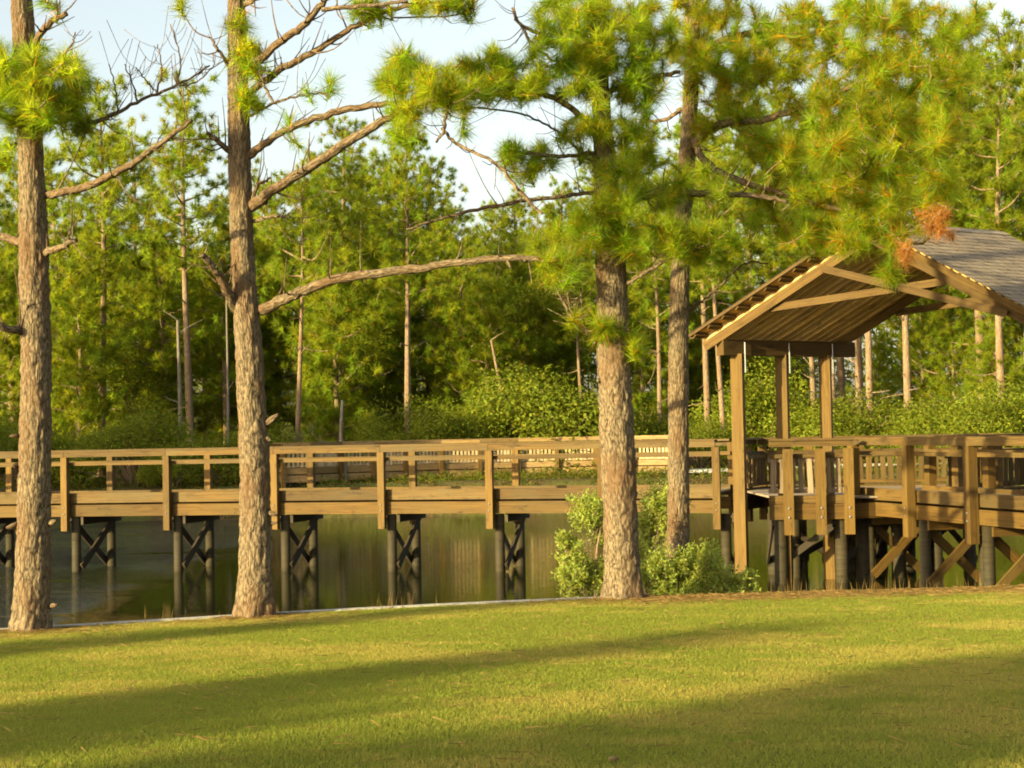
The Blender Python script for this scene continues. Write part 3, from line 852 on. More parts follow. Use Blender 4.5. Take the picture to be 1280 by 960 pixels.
# scissor trusses: front and back
for s_ in (0.22, LR - 0.25):
    m1 = MB()
    for u0, u1 in ((0.15, HW), (2 * HW - 0.15, HW)):
        board(m1, roof_pt(u0, s_, -0.17), roof_pt(u1, s_, -0.16), 0.09, 0.17, org=PO)
    la, lb = roof_pt(1.35, s_ + 0.1, -0.20), roof_pt(2 * HW - 1.95, s_ + 0.1, -0.20)
    ra, rb = roof_pt(2 * HW - 0.85, s_ - 0.1, -0.20), roof_pt(2.5, s_ - 0.1, -0.20)
    board(m1, la, lb, 0.08, 0.14, org=PO); board(m1, ra, rb, 0.08, 0.14, org=PO)
    m1.build('truss', M['soffit'], pav)

# ------------------------------------------------------------------ near pines
def trunk_mesh(mb, pts, rad, seg=64, step=0.03, rough=0.032, seed=0, flare=0.30):
    """bark-relief trunk through pts"""
    sp = spline(np.concatenate([np.array([tuple(p) for p in pts]), np.array(rad)[:, None]], 1), 30)
    d = np.concatenate([[0], np.cumsum(np.linalg.norm(np.diff(sp[:, :3], axis=0), axis=1))])
    n = int(d[-1] / step); t = np.linspace(0, d[-1], n)
    s = np.stack([np.interp(t, d, sp[:, k]) for k in range(4)], 1)
    a = np.arange(seg + 1) / seg * 2 * math.pi
    A_, T = np.meshgrid(a, t)
    r = s[:, 3][:, None]
    per = 16
    nz = np.abs(vnoise(A_ / (2 * math.pi) * per + seed * 0, T * 5.5 + seed * 7, per) - 0.5) * 2
    nz2 = np.abs(vnoise(A_ / (2 * math.pi) * per * 2, T * 11 + seed * 3, per * 2) - 0.5) * 2
    big = vnoise(A_ / (2 * math.pi) * 4, T * 0.9 + seed, 4) - 0.5
    fl = 1 + flare * np.exp(-t / 0.22)[:, None] * (1 + 0.55 * np.sin(A_ * 5 + seed)) + 0.05 * np.exp(-t / 0.6)[:, None]
    rr_ = r * fl * (1 + 0.10 * big) + rough * (np.minimum(nz, 0.45) * 1.3 + 0.5 * nz2 - 0.5) * np.clip(r / 0.2, 0.3, 1)
    X = s[:, 0][:, None] + rr_ * np.cos(A_); Y = s[:, 1][:, None] + rr_ * np.sin(A_); Z = np.broadcast_to(s[:, 2][:, None], X.shape)
    m = seg + 1
    i, j = np.meshgrid(np.arange(n - 1), np.arange(seg), indexing='ij')
    q = np.stack([i * m + j, i * m + j + 1, (i + 1) * m + j + 1, (i + 1) * m + j], -1).reshape(-1, 4)
    mb.add(np.stack([X, Y, Z], -1).reshape(-1, 3), quads=q, uv=np.stack([A_ * 0.21 + seed, T + seed], -1).reshape(-1, 2))
    return s

def near_pine(name, label, Y, trunk, limbs, blobs, seed, group=None, dead=(), stubs=(), n_need=130, nlen=0.30, brown=0.05, size=1.0, dens=2.4):
    rng = np.random.default_rng(seed)
    s_px = F / Y
    pts = [W(x, y, Y) for x, y, w in trunk]; rad = [w / s_px / 2 for x, y, w in trunk]
    base = pts[0].copy()
    g = gz(base.x, base.y)
    pts[0].z = min(pts[0].z, g + 0.0)
    org = Vector((base.x, base.y, g))
    root = empty(name, org, label, 'tree', group)
    o_ = np.array(org)
    mb = MB(); mb.smooth = True
    sp = trunk_mesh(mb, [p - org for p in pts], rad, seed=seed)
    # dead stubs on the trunk
    for (x, y, dx, dy, w) in stubs:
        a = W(x, y, Y - 0.02) - org; b = W(x + dx, y + dy, Y - 0.12) - org
        tube(mb, [a, a.lerp(b, 0.6), b], [w / s_px / 2, w / s_px / 2 * 0.8, w / s_px / 2 * 0.35], 7)
    tr = mb.build('trunk', M['bark'], root)
    # limbs
    nodes = []; nrad = []
    for lim in limbs:
        mb = MB(); mb.smooth = True
        P4 = []
        for x, y, w, dy in lim:
            p = W(x, y, Y + dy) - org
            P4.append((*p, w / s_px / 2))
        q = spline(P4, 8)
        if len(q) > 3:
            q[1:-1, :3] += rng.normal(size=(len(q) - 2, 3)) * 0.007
        tube(mb, q[:, :3], np.maximum(q[:, 3], 0.006), 9)
        nsd = int(len(q) * 0.55)
        for _ in range(nsd):
            kk = int(rng.integers(2, len(q) - 1)); p0 = q[kk, :3]; tdir = unit(q[kk + 1, :3] - q[kk - 1, :3])
            sd = unit(np.cross(tdir, rng.normal(size=3)) + tdir * 0.5 + np.array([0, 0, 0.25])); Ls = rng.uniform(0.07, 0.42) * (1 if rng.random() < .75 else 2)
            ps = spline([p0, p0 + sd * Ls * .5 + rng.normal(size=3) * .05 * Ls, p0 + sd * Ls + np.array([0, 0, .2 * Ls])], 3)
            rs = min(q[kk, 3] * 0.35, 0.012)
            tube(mb, ps, np.linspace(rs, 0.0035, len(ps)), 5)
        for k in range(0, len(q), 2):
            nodes.append(q[k, :3]); nrad.append(q[k, 3])
        mb.build('limb', M['bark'], root)
    for k in range(int(len(sp) * 0.45), len(sp), 6):
        nodes.append(sp[k, :3]); nrad.append(sp[k, 3] * 0.3)
    # tufts in clusters, joined to the nearest limb or twig
    tuf = []
    for (x, y, rx, ry, n, dy, ddy) in blobs:
        k = 0; n = int(n * dens) if n > 2 else n
        while k < n:
            a, b = rng.uniform(-1, 1, 2)
            if a * a + b * b > 1: continue
            tuf.append(tuple(W(x + a * rx, y + b * ry, Y + dy + rng.uniform(-1, 1) * ddy) - org)); k += 1
    dd = []
    for (x, y, rx, ry, n, dy, ddy) in dead:
        for k in range(n):
            a, b = rng.uniform(-0.8, 0.8, 2)
            dd.append(tuple(W(x + a * rx, y + b * ry, Y + dy + rng.uniform(-1, 1) * ddy) - org))
    allp = np.array(tuf + dd, float).reshape(-1, 3)
    mbt = MB(); mbt.smooth = True
    dirs = np.zeros_like(allp)
    if len(allp):
        K = np.array(nodes); par = np.full(len(allp), -1); done = np.zeros(len(allp), bool)
        D = np.linalg.norm(allp[:, None] - K[None], axis=2); best = D.min(1); src = K[D.argmin(1)].copy()
        for _ in range(len(allp)):
            i = np.where(done, 1e9, best).argmin(); done[i] = True
            p0 = src[i]; p1 = allp[i]; L = np.linalg.norm(p1 - p0)
            mid = (p0 + p1) / 2 + np.array([0, 0, -0.10 * L]) + rng.normal(size=3) * 0.06 * L
            q = spline([p0, mid, p1], 5)
            r0 = 0.007 + 0.006 * min(L, 2.0)
            tube(mbt, q, np.linspace(r0, 0.007, len(q)), 5, cap=False)
            dirs[i] = q[-1] - q[-2]
            nd_ = np.linalg.norm(allp - p1, axis=1) * 1.12
            up = (~done) & (nd_ < best); best[up] = nd_[up]; src[up] = p1
        dirs = unit(dirs) + np.array([0, 0, 0.35])
        nt_ = len(tuf)
        if nt_:
            mbt.mi = 1
            needles(mbt, allp[:nt_], dirs[:nt_], n_need, nlen * size, 0.0085, rng, fwd=0.75, shaft=0.24, droop=0.2, brown=brown)
            mbt.build('crown', [M['twig'], M['needle']], root)
        if len(dd):
            mbn = MB()
            needles(mbn, allp[nt_:], dirs[nt_:], 70, 0.22, 0.006, rng, droop=0.5)
            mbn.build('dead_needles', M['needle_dead'], root, label='cluster of dead orange brown needles')
    return root

near_pine('pine_tree', 'large pine nearest the left end of the lawn edge with thick trunk', 18.5,
    [(38, 797, 43), (42, 650, 40), (45, 480, 37), (42, 320, 35), (39, 200, 31), (32, 80, 28), (24, -60, 24), (14, -420, 12)],
    [[(58, 243, 11, 0), (100, 236, 10, -.2), (150, 213, 9, -.4), (200, 180, 7, -.5), (240, 150, 5, -.6)],
     [(34, 305, 12, 0), (10, 298, 10, .2), (-40, 280, 9, .4)],
     [(52, 318, 10, 0), (78, 308, 8, -.3), (95, 300, 6, -.4)],
     [(32, 415, 11, 0), (8, 410, 9, -.3), (-40, 395, 8, -.5)],
     [(40, 60, 10, 0), (60, 30, 8, -.2), (84, 17, 6, -.3)],
     [(35, 170, 8, .2), (80, 150, 6, .5), (120, 152, 6, .7), (170, 128, 4.5, .9), (222, 106, 3.5, 1.0), (262, 82, 2.2, 1.1)],
     [(222, 106, 3, 1.0), (225, 70, 2, 1.0), (213, 30, 1.5, 1.0)],
     [(196, 117, 3, 1.0), (202, 85, 2, 1.0), (197, 55, 1.5, 1.0)],
     [(172, 127, 3, .9), (166, 105, 2, .9), (156, 80, 1.5, .9)],
     [(198, 117, 2.5, .9), (182, 100, 2, .9), (170, 84, 1.5, .9)],
     [(222, 106, 2.5, 1.0), (240, 105, 2, 1.0), (265, 85, 1.6, 1.0), (266, 68, 1.2, 1.0)],
     [(146, 141, 2.5, .8), (144, 110, 2, .8), (136, 80, 1.4, .8)],
     [(24, -20, 9, 0), (-30, -60, 6, -.3)], [(26, 90, 8, 0), (-20, 60, 6, -.3), (-60, 40, 4, -.4)],
     [(50, 100, 6, -.2), (85, 62, 3, -.3), (94, 40, 1.6, -.3)]],
    [(40, 98, 74, 40, 32, -.3, .9), (5, 85, 46, 34, 16, -.3, .7), (80, 112, 40, 32, 12, .1, .5), (20, 140, 46, 26, 12, -.2, .5), (-40, 90, 50, 60, 16, 0, .8),
     (62, 5, 10, 10, 2, -.3, .2), (105, 148, 10, 4, 3, .7, .1), (0, -400, 90, 60, 12, 0, .9), (0, 190, 20, 20, 5, .3, .3)],
    21, stubs=[(26, 545, -14, 0, 6), (60, 655, 10, -4, 8), (62, 758, 10, -2, 7), (24, 655, -16, 5, 9), (22, 582, -6, 0, 8)])

near_pine('pine_tree', 'tall pine with long bare limbs reaching right, second large trunk from the left', 19.6,
    [(318, 778, 42), (320, 650, 39), (313, 480, 34), (304, 330, 29), (300, 230, 28), (297, 100, 25), (295, -60, 21), (290, -420, 12)],
    [[(326, 388, 15, 0), (370, 368, 13, -.2), (420, 350, 12, -.4), (490, 340, 11, -.6), (560, 330, 9, -.8), (640, 322, 8, -1.0), (675, 325, 6, -1.1)],
     [(296, 388, 14, 0), (278, 352, 11, -.3), (262, 328, 8, -.5), (252, 318, 6, -.6)],
     [(312, 258, 16, 0), (345, 236, 13, -.3), (400, 200, 12, -.5), (450, 168, 11, -.7), (500, 140, 9, -.9), (560, 118, 6, -1.0)],
     [(310, 195, 11, 0), (350, 166, 9, -.3), (400, 146, 9, -.4), (460, 132, 8, -.5), (520, 128, 5, -.6)],
     [(308, 118, 10, 0), (350, 88, 9, -.1), (400, 60, 8, -.2), (440, 35, 7, -.3), (490, 12, 6, -.4), (560, 0, 4, -.5)],
     [(305, 92, 11, 0), (340, 60, 10, -.3), (375, 35, 9, -.5), (402, 5, 8, -.6), (420, -30, 6, -.7)],
     [(402, 12, 6, -.6), (450, 8, 5, -.7), (510, 2, 4, -.8)],
     [(294, 198, 8, 0), (275, 178, 7, -.2), (258, 166, 5, -.3)],
     [(286, 82, 5, 0), (272, 62, 4, -.2), (264, 48, 3, -.2)],
     [(312, 270, 5, 0), (320, 236, 5, -.1), (338, 222, 3, -.2)],
     [(300, 10, 8, 0), (340, -12, 6, -.2), (400, -40, 4, -.3)],
     [(318, 276, 5, 0), (345, 270, 4, -.2), (362, 271, 2.5, -.3)],
     [(552, 160, 4, -.9), (575, 182, 4, -1.0), (620, 205, 4, -1.2), (655, 245, 5, -1.3), (678, 268, 3, -1.3)],
     [(560, 122, 4, -1.0), (556, 160, 4, -1.0), (545, 178, 3, -1.0)],
     [(310, 145, 4, 0), (345, 128, 3, -.1), (380, 118, 2.5, -.2), (410, 116, 2, -.2)],
     [(322, 60, 4, 0), (324, 90, 4, -.2), (340, 125, 3, -.2), (345, 130, 2, -.2)],
     [(310, 0, 7, 0), (325, -8, 6, -.1), (350, -40, 5, -.1)],
     [(455, 20, 2.5, -.3), (500, 22, 2.2, -.3), (570, 18, 2, -.4), (598, 0, 1.6, -.4)]],
    [(310, 72, 16, 22, 6, -.15, .2), (312, 115, 12, 18, 4, -.2, .1), (300, 30, 14, 14, 3, 0, .3), (384, 110, 4, 4, 1, -.2, .1), (410, 102, 5, 5, 2, -.2, .1), (362, 146, 4, 3, 1, -.4, .1),
     (370, 182, 4, 3, 1, -.4, .1), (220, 2, 8, 5, 2, -.3, .1), (470, 8, 30, 8, 5, -.4, .2), (555, 2, 40, 8, 8, -.5, .2), (490, 100, 24, 18, 9, -.7, .3), (515, 75, 20, 18, 5, -.8, .3),
     (545, 105, 30, 24, 12, -.9, .4), (500, 140, 20, 12, 5, -.8, .3), (505, 165, 12, 14, 4, -1.0, .2), (700, 325, 20, 14, 5, -1.1, .2),
     (290, -410, 90, 60, 10, 0, 1.0), (440, -60, 60, 24, 10, -.5, .4)],
    22, stubs=[(330, 532, 18, -14, 10), (332, 640, 14, 4, 9), (330, 545, 8, 6, 7), (336, 655, 10, -2, 6), (304, 352, 3, -16, 9)])

near_pine('pine_tree', 'pine with straight thick trunk beside the green bush at the lawn edge', 21.2,
    [(780, 752, 43), (773, 600, 42), (767, 450, 40), (763, 330, 36), (757, 220, 28), (750, 100, 22), (745, -60, 18), (738, -420, 8)],
    [[(782, 252, 12, 0), (830, 239, 12, .2), (890, 243, 9, .3), (940, 244, 7, .4), (985, 252, 5, .4)],
     [(752, 172, 9, 0), (720, 140, 8, -.3), (680, 118, 7, -.5), (620, 118, 6, -.7), (565, 112, 5, -.8)],
     [(748, 240, 5, 0), (700, 246, 5, -.4), (640, 254, 5, -.6), (570, 268, 4, -.8), (508, 287, 2.5, -.9)],
     [(748, 428, 6, 0), (722, 405, 5, -.2), (700, 370, 4, -.4), (688, 340, 3, -.5), (676, 322, 3, -.5)],
     [(720, 405, 3, -.2), (712, 380, 3, -.1), (708, 355, 2, 0)],
     [(735, 420, 2.5, -.2), (728, 395, 2.5, -.1), (726, 360, 2, 0)],
     [(775, 360, 6, 0), (800, 345, 5, -.2), (840, 322, 4, -.4)],
     [(770, 310, 7, 0), (830, 318, 6, -.3), (890, 305, 4, -.4)],
     [(755, 300, 7, 0), (710, 300, 5, -.3), (670, 310, 4, -.4)],
     [(750, 120, 8, 0), (800, 100, 7, .2), (850, 90, 5, .3)],
     [(750, 90, 8, 0), (700, 55, 6, -.2), (650, 30, 4, -.3), (640, 10, 3, -.3)],
     [(640, 10, 3, -.3), (662, 50, 4, -.3), (690, 76, 4, -.3)],
     [(752, 190, 5, 0), (700, 195, 5, -.3), (640, 190, 4, -.4)],
     [(755, 215, 5, 0), (725, 190, 4, -.2), (690, 160, 3, -.3), (640, 140, 2.5, -.4), (560, 132, 2, -.5)]],
    [(600, 85, 40, 26, 16, -.7, .4), (650, 95, 36, 34, 16, -.6, .5), (700, 70, 40, 48, 22, -.3, .7), (760, 40, 56, 44, 30, 0, .9), (745, 95, 48, 36, 18, -.4, .6), (800, 100, 34, 38, 18, .2, .7),
     (815, 40, 30, 40, 16, .2, .7), (735, 165, 32, 30, 12, -.3, .4), (790, 165, 28, 40, 12, .1, .5), (635, 190, 14, 14, 6, -.4, .2), (675, 195, 26, 16, 7, -.2, .4), (690, 300, 30, 22, 12, -.4, .5),
     (745, 285, 38, 30, 20, -.4, .5), (800, 300, 34, 28, 14, -.3, .5), (860, 290, 40, 30, 20, -.2, .6), (895, 310, 30, 24, 9, -.2, .4), (700, 340, 22, 16, 5, -.5, .3), (720, 405, 12, 10, 2, -.2, .2),
     (752, 405, 14, 12, 4, -.35, .1), (795, 430, 10, 14, 4, -.2, .2), (770, 255, 26, 20, 8, -.4, .4), (735, 0, 60, 24, 14, 0, .7), (830, 250, 20, 14, 4, 0, .3), (575, 165, 10, 8, 2, -.8, .2), (590, 110, 60, 30, 16, -.8, .5), (700, 20, 40, 26, 8, 0, .6), (820, 215, 40, 30, 10, .2, .5), (770, 215, 26, 20, 6, -.4, .3), (650, 215, 20, 12, 3, -.4, .3), (880, 225, 34, 22, 8, .3, .4),
     (740, -140, 130, 60, 18, 0, 1.0), (735, -380, 90, 60, 14, 0, 1.0)],
    23, stubs=[(750, 475, -3, 2, 7)], brown=0.04, dens=2.0)

near_pine('pine_tree', 'slimmer pine standing behind the lawn edge just right of the thick straight trunk', 23.5,
    [(846, 745, 28), (848, 600, 26), (848, 420, 24), (852, 300, 22), (860, 180, 20), (866, 60, 18), (868, -60, 15), (870, -360, 8)],
    [[(860, 185, 11, 0), (900, 156, 11, -.4), (950, 150, 9, -.8), (1020, 128, 7, -1.2), (1090, 96, 5, -1.5)],
     [(860, 165, 9, 0), (885, 205, 9, -.3), (930, 228, 8, -.6), (990, 246, 7, -.8), (1050, 262, 5, -1.0), (1120, 286, 4, -1.1), (1168, 268, 3, -1.2)],
     [(864, 70, 9, 0), (920, 45, 8, -.3), (1000, 34, 6, -.6), (1100, 20, 5, -.9)],
     [(1020, 128, 6, -1.2), (1080, 170, 5, -1.3), (1140, 190, 4, -1.5)],
     [(1080, 280, 4, -1.0), (1112, 296, 4, -1.1), (1150, 305, 3, -1.2), (1172, 285, 2, -1.2)],
     [(1060, 262, 4, -1.0), (1090, 200, 3, -1.1), (1105, 195, 2, -1.2)],
     [(866, 20, 8, 0), (830, -20, 6, -.3)],
     [(862, 130, 6, 0), (830, 150, 5, .4), (800, 150, 3, .6)],
     [(850, 400, 4, 0), (866, 385, 4, .1), (888, 368, 3, .2), (930, 330, 2.5, .3), (960, 330, 2, .4)],
     [(868, -60, 8, 0), (950, -90, 6, -.3), (1060, -90, 4, -.4)]],
    [(860, 40, 34, 46, 22, 0, .6), (880, 100, 30, 30, 12, -.2, .5), (935, 55, 44, 44, 26, -.4, .8), (930, 115, 40, 34, 16, -.5, .7), (1000, 40, 44, 36, 18, -.7, .7), (1010, 105, 44, 40, 22, -1.0, .8),
     (1080, 60, 52, 44, 30, -1.0, .9), (1130, 110, 58, 54, 40, -1.3, .9), (1065, 160, 60, 44, 32, -1.2, .9), (1150, 180, 44, 52, 28, -1.4, .8), (1000, 205, 56, 40, 22, -.8, .8), (1080, 235, 66, 38, 32, -1.0, .8),
     (1050, 290, 44, 22, 12, -1.0, .6), (1175, 235, 24, 26, 8, -1.2, .5), (1112, 336, 16, 10, 4, -1.1, .2), (1195, 60, 26, 44, 14, -1.2, .8), (1100, 8, 60, 22, 14, -.9, .7), (945, 260, 26, 20, 8, -.6, .4),
     (1190, 130, 22, 40, 8, -1.4, .5), (950, 180, 30, 26, 8, -.6, .5), (875, 160, 14, 14, 4, -.2, .2), (1215, 25, 22, 24, 7, -1.2, .6), (1010, 290, 50, 26, 10, -1.0, .6), (1160, 30, 50, 26, 12, -1.0, .7), (1110, 290, 40, 20, 8, -1.2, .4), (900, 5, 40, 24, 8, 0, .6), (1050, 20, 50, 24, 10, -.8, .6),
     (880, -140, 150, 70, 44, -.3, 1.0), (870, -330, 90, 60, 12, 0, .9), (1060, -80, 80, 40, 16, -.6, .6)],
    24, dead=[(1168, 276, 30, 26, 24, -1.75, .25), (1124, 314, 20, 16, 13, -1.7, .2)], brown=0.10)

# ------------------------------------------------------------------ bushes at the lawn edge
def near_bush(label, Y, blobs, stems, seed, leaf=0.062):
    rng = np.random.default_rng(seed)
    bx = W(blobs[0][0], blobs[0][1], Y); g = gz(bx.x, Y)
    org = Vector((bx.x, Y, g))
    root = empty('bush', org, label, 'bush')
    mb = MB(); P = []; Nn = []
    mt = MB(); mt.smooth = True
    for (x, y, rx, ry, n, dy) in blobs:
        c = W(x, y, Y + dy) - org; r = F / Y
        n = int(n * 2.4); nsp = max(6, n // 26)                            # sprigs: leafy shoots
        for k in range(nsp):
            u = unit(rng.normal(size=3)); rad_ = rng.uniform(0.35, 1.0)
            tipp = np.array(c) + u * np.array([rx, (rx + ry) / 2, ry]) / r * rad_
            d = unit(u * 0.6 + np.array([0, 0, 0.8]) + rng.normal(size=3) * 0.3)
            Ls = rng.uniform(0.14, 0.30); m = n // nsp
            t = rng.random(m) ** 0.8
            P.append(tipp + d * (t[:, None] * Ls - Ls * 0.6) + rng.normal(size=(m, 3)) * 0.025)
            Nn.append(d * 0.6 + unit(rng.normal(size=(m, 3))))
            tube(mt, [tipp - d * Ls * 0.9, tipp + d * Ls * 0.35], [0.004, 0.0015], 4, cap=False)
    leaves(mb, np.concatenate(P), np.concatenate(Nn), leaf, leaf * 0.45, rng)
    mb.build('leaves', M['leaf_near'], root)
    for st in stems:
        q = spline([(*(W(x, y, Y + dy) - org), w / (F / Y) / 2) for x, y, w, dy in st], 6)
        q[0, 2] = min(q[0, 2], 0.0)
        tube(mt, q[:, :3], q[:, 3], 6)
    mt.build('stems', M['twig'], root)
near_bush('tall loose leafy bush left of the straight thick pine trunk at the lawn edge', 21.9,
    [(735, 640, 24, 26, 900, 0), (712, 680, 18, 14, 320, 0), (718, 715, 22, 32, 1100, 0), (745, 725, 22, 26, 800, .1), (750, 660, 14, 24, 280, .3)],
    [[(744, 755, 4, 0), (746, 690, 3, 0), (752, 650, 2.5, 0), (736, 636, 2, 0)], [(730, 755, 4, 0), (722, 715, 3, 0), (712, 680, 2, 0)], [(748, 755, 3, .1), (756, 690, 3, .1), (764, 640, 2, .2)]], 31)
near_bush('upright leafy shrub climbing in front of the slimmer pine trunk behind the lawn edge', 23.9,
    [(830, 632, 30, 26, 1300, 0), (812, 665, 20, 26, 700, .1), (842, 655, 18, 20, 500, -.1), (805, 700, 18, 34, 700, .1)],
    [[(815, 755, 5, 0), (818, 700, 4, 0), (826, 640, 3, 0)], [(808, 755, 4, .1), (806, 690, 3, .1), (812, 640, 2, .1)]], 32)
near_bush('low spreading leafy bush along the lawn edge right of the two pine trunks', 22.6,
    [(822, 712, 26, 28, 1100, 0), (862, 712, 26, 26, 1000, .1), (895, 722, 24, 20, 800, 0), (930, 730, 18, 14, 380, 0), (845, 738, 40, 12, 600, -.1), (905, 742, 34, 8, 350, -.1), (885, 690, 10, 16, 160, 0), (944, 738, 8, 8, 80, 0)],
    [[(830, 755, 4, 0), (826, 715, 3, 0), (820, 690, 2, 0)], [(880, 755, 4, 0), (884, 715, 3, 0), (886, 680, 2, 0)], [(915, 755, 4, 0), (920, 735, 3, 0), (930, 720, 2, 0)]], 33)

# dry grass at the water's edge
rng = np.random.default_rng(44)
mb = MB()
for (px, py, Y, n, w, h) in [(185, 790, 19.0, 5, 12, .28), (480, 758, 20.6, 26, 14, .26), (500, 757, 20.7, 10, 40, .16), (600, 751, 21.0, 14, 30, .14), (660, 748, 21.2, 8, 30, .12), (1010, 735, 22.6, 70, 40, .26), (1070, 735, 22.8, 50, 40, .22),
                             (1120, 732, 23.0, 50, 40, .25), (1200, 730, 23.2, 60, 60, .2), (960, 738, 22.5, 30, 30, .14), (1250, 728, 23.4, 30, 40, .16), (100, 792, 18.6, 20, 60, .1), (400, 764, 20.3, 14, 60, .1)]:
    for k in range(int(n * (.5 if px > 900 else 1))):
        x = px + rng.normal() * w; X = X_at(x, Y); y = float(yedge(X)) + (rng.uniform(0.15, 0.9) if px > 900 else rng.uniform(-.05, 0.03))
        zb = gz(X, y) if px > 900 else float(lawn_z(X, y)) - .02
        L = h * rng.uniform(.5, 1.15)
        if px > 900: L = L * .75 + max(0, float(lawn_z(X, float(yedge(X)))) - zb)
        a = rng.uniform(0, 6.28); dv = np.array([math.cos(a), math.sin(a), 0]) * 0.004
        tip = np.array([X + rng.normal() * .05, y + rng.normal() * .05, zb + L])
        b0 = np.array([X, y, zb])
        cc = np.array([1, 1, 1]) * rng.uniform(.6, 1.2)
        mb.add([b0 - dv, b0 + dv, tip], tris=[[0, 1, 2]], col=[cc] * 3)
mb.build('dry_grass', M['straw'], kind='stuff')

# ------------------------------------------------------------------ the wood on the far bank
def pine_kind(seed, H, cb, cr, nb, tufts, bend=0.3, r0=0.19, dead=6, mb_bark='bark_far', n_need=64, nlen=0.40, spread=0.46, wide=0.027, flat=0.6):
    """one pine of unit kind: Empty > trunk, limbs, crown"""
    rng = np.random.default_rng(seed)
    tw = []
    ph = rng.random(2) * 6.28
    for t in np.linspace(0, 1, 12):
        tw.append((bend * math.sin(t * 2.4 + ph[0]) * t, bend * math.sin(t * 2.1 + ph[1]) * t, t * H, r0 * (1 - t) ** 0.8 + 0.02))
    tw = np.array(tw)
    tw[0, 2] = -0.5
    mt = MB(); mt.smooth = True
    tube(mt, tw[:, :3], tw[:, 3] * np.where(np.arange(12) == 0, 1.25, 1), 10)
    ml = mt
    cen = []; dr = []
    az = rng.random() * 6.28
    for k in range(nb):
        t = cb + (1 - cb) * ((k + rng.uniform(-.4, .4)) / nb); t = min(max(t, cb), 0.985)
        base = np.array([np.interp(t * H, tw[:, 2], tw[:, i]) for i in range(3)])
        az += 2.4 + rng.normal() * .35
        q = (t - cb) / (1 - cb)
        prof = (0.55 + 0.9 * q) if q < 0.35 else (1.0 - 0.72 * (q - 0.35) / 0.65)
        L = cr * prof * rng.uniform(0.65, 1.15)
        el = math.radians(rng.uniform(-5, 22) + 34 * q)
        d = np.array([math.cos(az) * math.cos(el), math.sin(az) * math.cos(el), math.sin(el)])
        end = base + d * L + np.array([0, 0, 0.12 * L])
        mid = base + d * L * 0.5 + np.array([0, 0, -0.05 * L]) + rng.normal(size=3) * .05 * L
        sp = spline([base, mid, end], 5)
        tube(ml, sp, np.linspace(0.02 + 0.012 * L, 0.008, len(sp)), 5, cap=False)
        m = max(3, int(tufts * L / cr * rng.uniform(.7, 1.2)))
        for _ in range(m):
            s = rng.uniform(0.42, 1.05) if rng.random() < .85 else rng.uniform(.2, .5)
            p = base + (end - base) * s
            jit = rng.normal(size=3) * spread * (0.5 + 0.5 * s) * np.array([1, 1, flat])
            cen.append(p + jit); dr.append(d * 0.6 + jit + np.array([0, 0, 0.4]))
    for k in range(dead):
        t = rng.uniform(0.12, max(cb, 0.2)); base = np.array([np.interp(t * H, tw[:, 2], tw[:, i]) for i in range(3)])
        a = rng.random() * 6.28; L = rng.uniform(.5, 1.8); el = math.radians(rng.uniform(-15, 35))
        d = np.array([math.cos(a) * math.cos(el), math.sin(a) * math.cos(el), math.sin(el)])
        sp = spline([base, base + d * L * .5 + rng.normal(size=3) * .1, base + d * L + np.array([0, 0, -.1 + .3 * rng.random()])], 4)
        tube(ml, sp, np.linspace(0.035, 0.009, len(sp)), 5, cap=False)
    mn = MB()
    needles(mn, np.array(cen), np.array(dr), n_need, nlen, wide, rng, fwd=0.5, shaft=0.2, brown=0.015)
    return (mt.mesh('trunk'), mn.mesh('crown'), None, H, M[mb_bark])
def use_kind(kind, name, label, px, top, Y, group, lean=0.0, rz=None, thick=1.0, cat='tree'):
    X = X_at(px, Y) - 0.0
    g = gz(X, Y)
    s = (Ztop(px, top, Y) - g) / kind[3]
    root = empty(name, (X, Y, g), label, cat, group)
    root.scale = (s, s, s)
    root.rotation_euler = (0, lean, R_.random() * 6.28 if rz is None else rz)
    if lean: root.rotation_euler = (0, lean, 0)
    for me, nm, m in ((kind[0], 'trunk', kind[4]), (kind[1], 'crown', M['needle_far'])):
        if not me.materials: me.materials.append(m)
        o = bpy.data.objects.new(nm, me); C.objects.link(o); o.parent = root
    return root
KP = [pine_kind(101, 15, .40, 3.1, 38, 30), pine_kind(102, 16, .52, 2.7, 28, 28, r0=.16), pine_kind(103, 14, .34, 3.2, 40, 28, bend=.5), pine_kind(104, 17, .44, 2.9, 36, 32, r0=.2),
      pine_kind(105, 15, .55, 2.7, 26, 26, r0=.13, bend=.5), pine_kind(106, 13, .30, 3.0, 40, 26, dead=9)]
KY = [pine_kind(111, 8, .10, 2.4, 42, 26, r0=.10, dead=0), pine_kind(112, 9, .18, 2.7, 42, 26, r0=.11, dead=2)]
for k in (KP + KY):
    pass
GP = 'tall pines in the wood across the water'
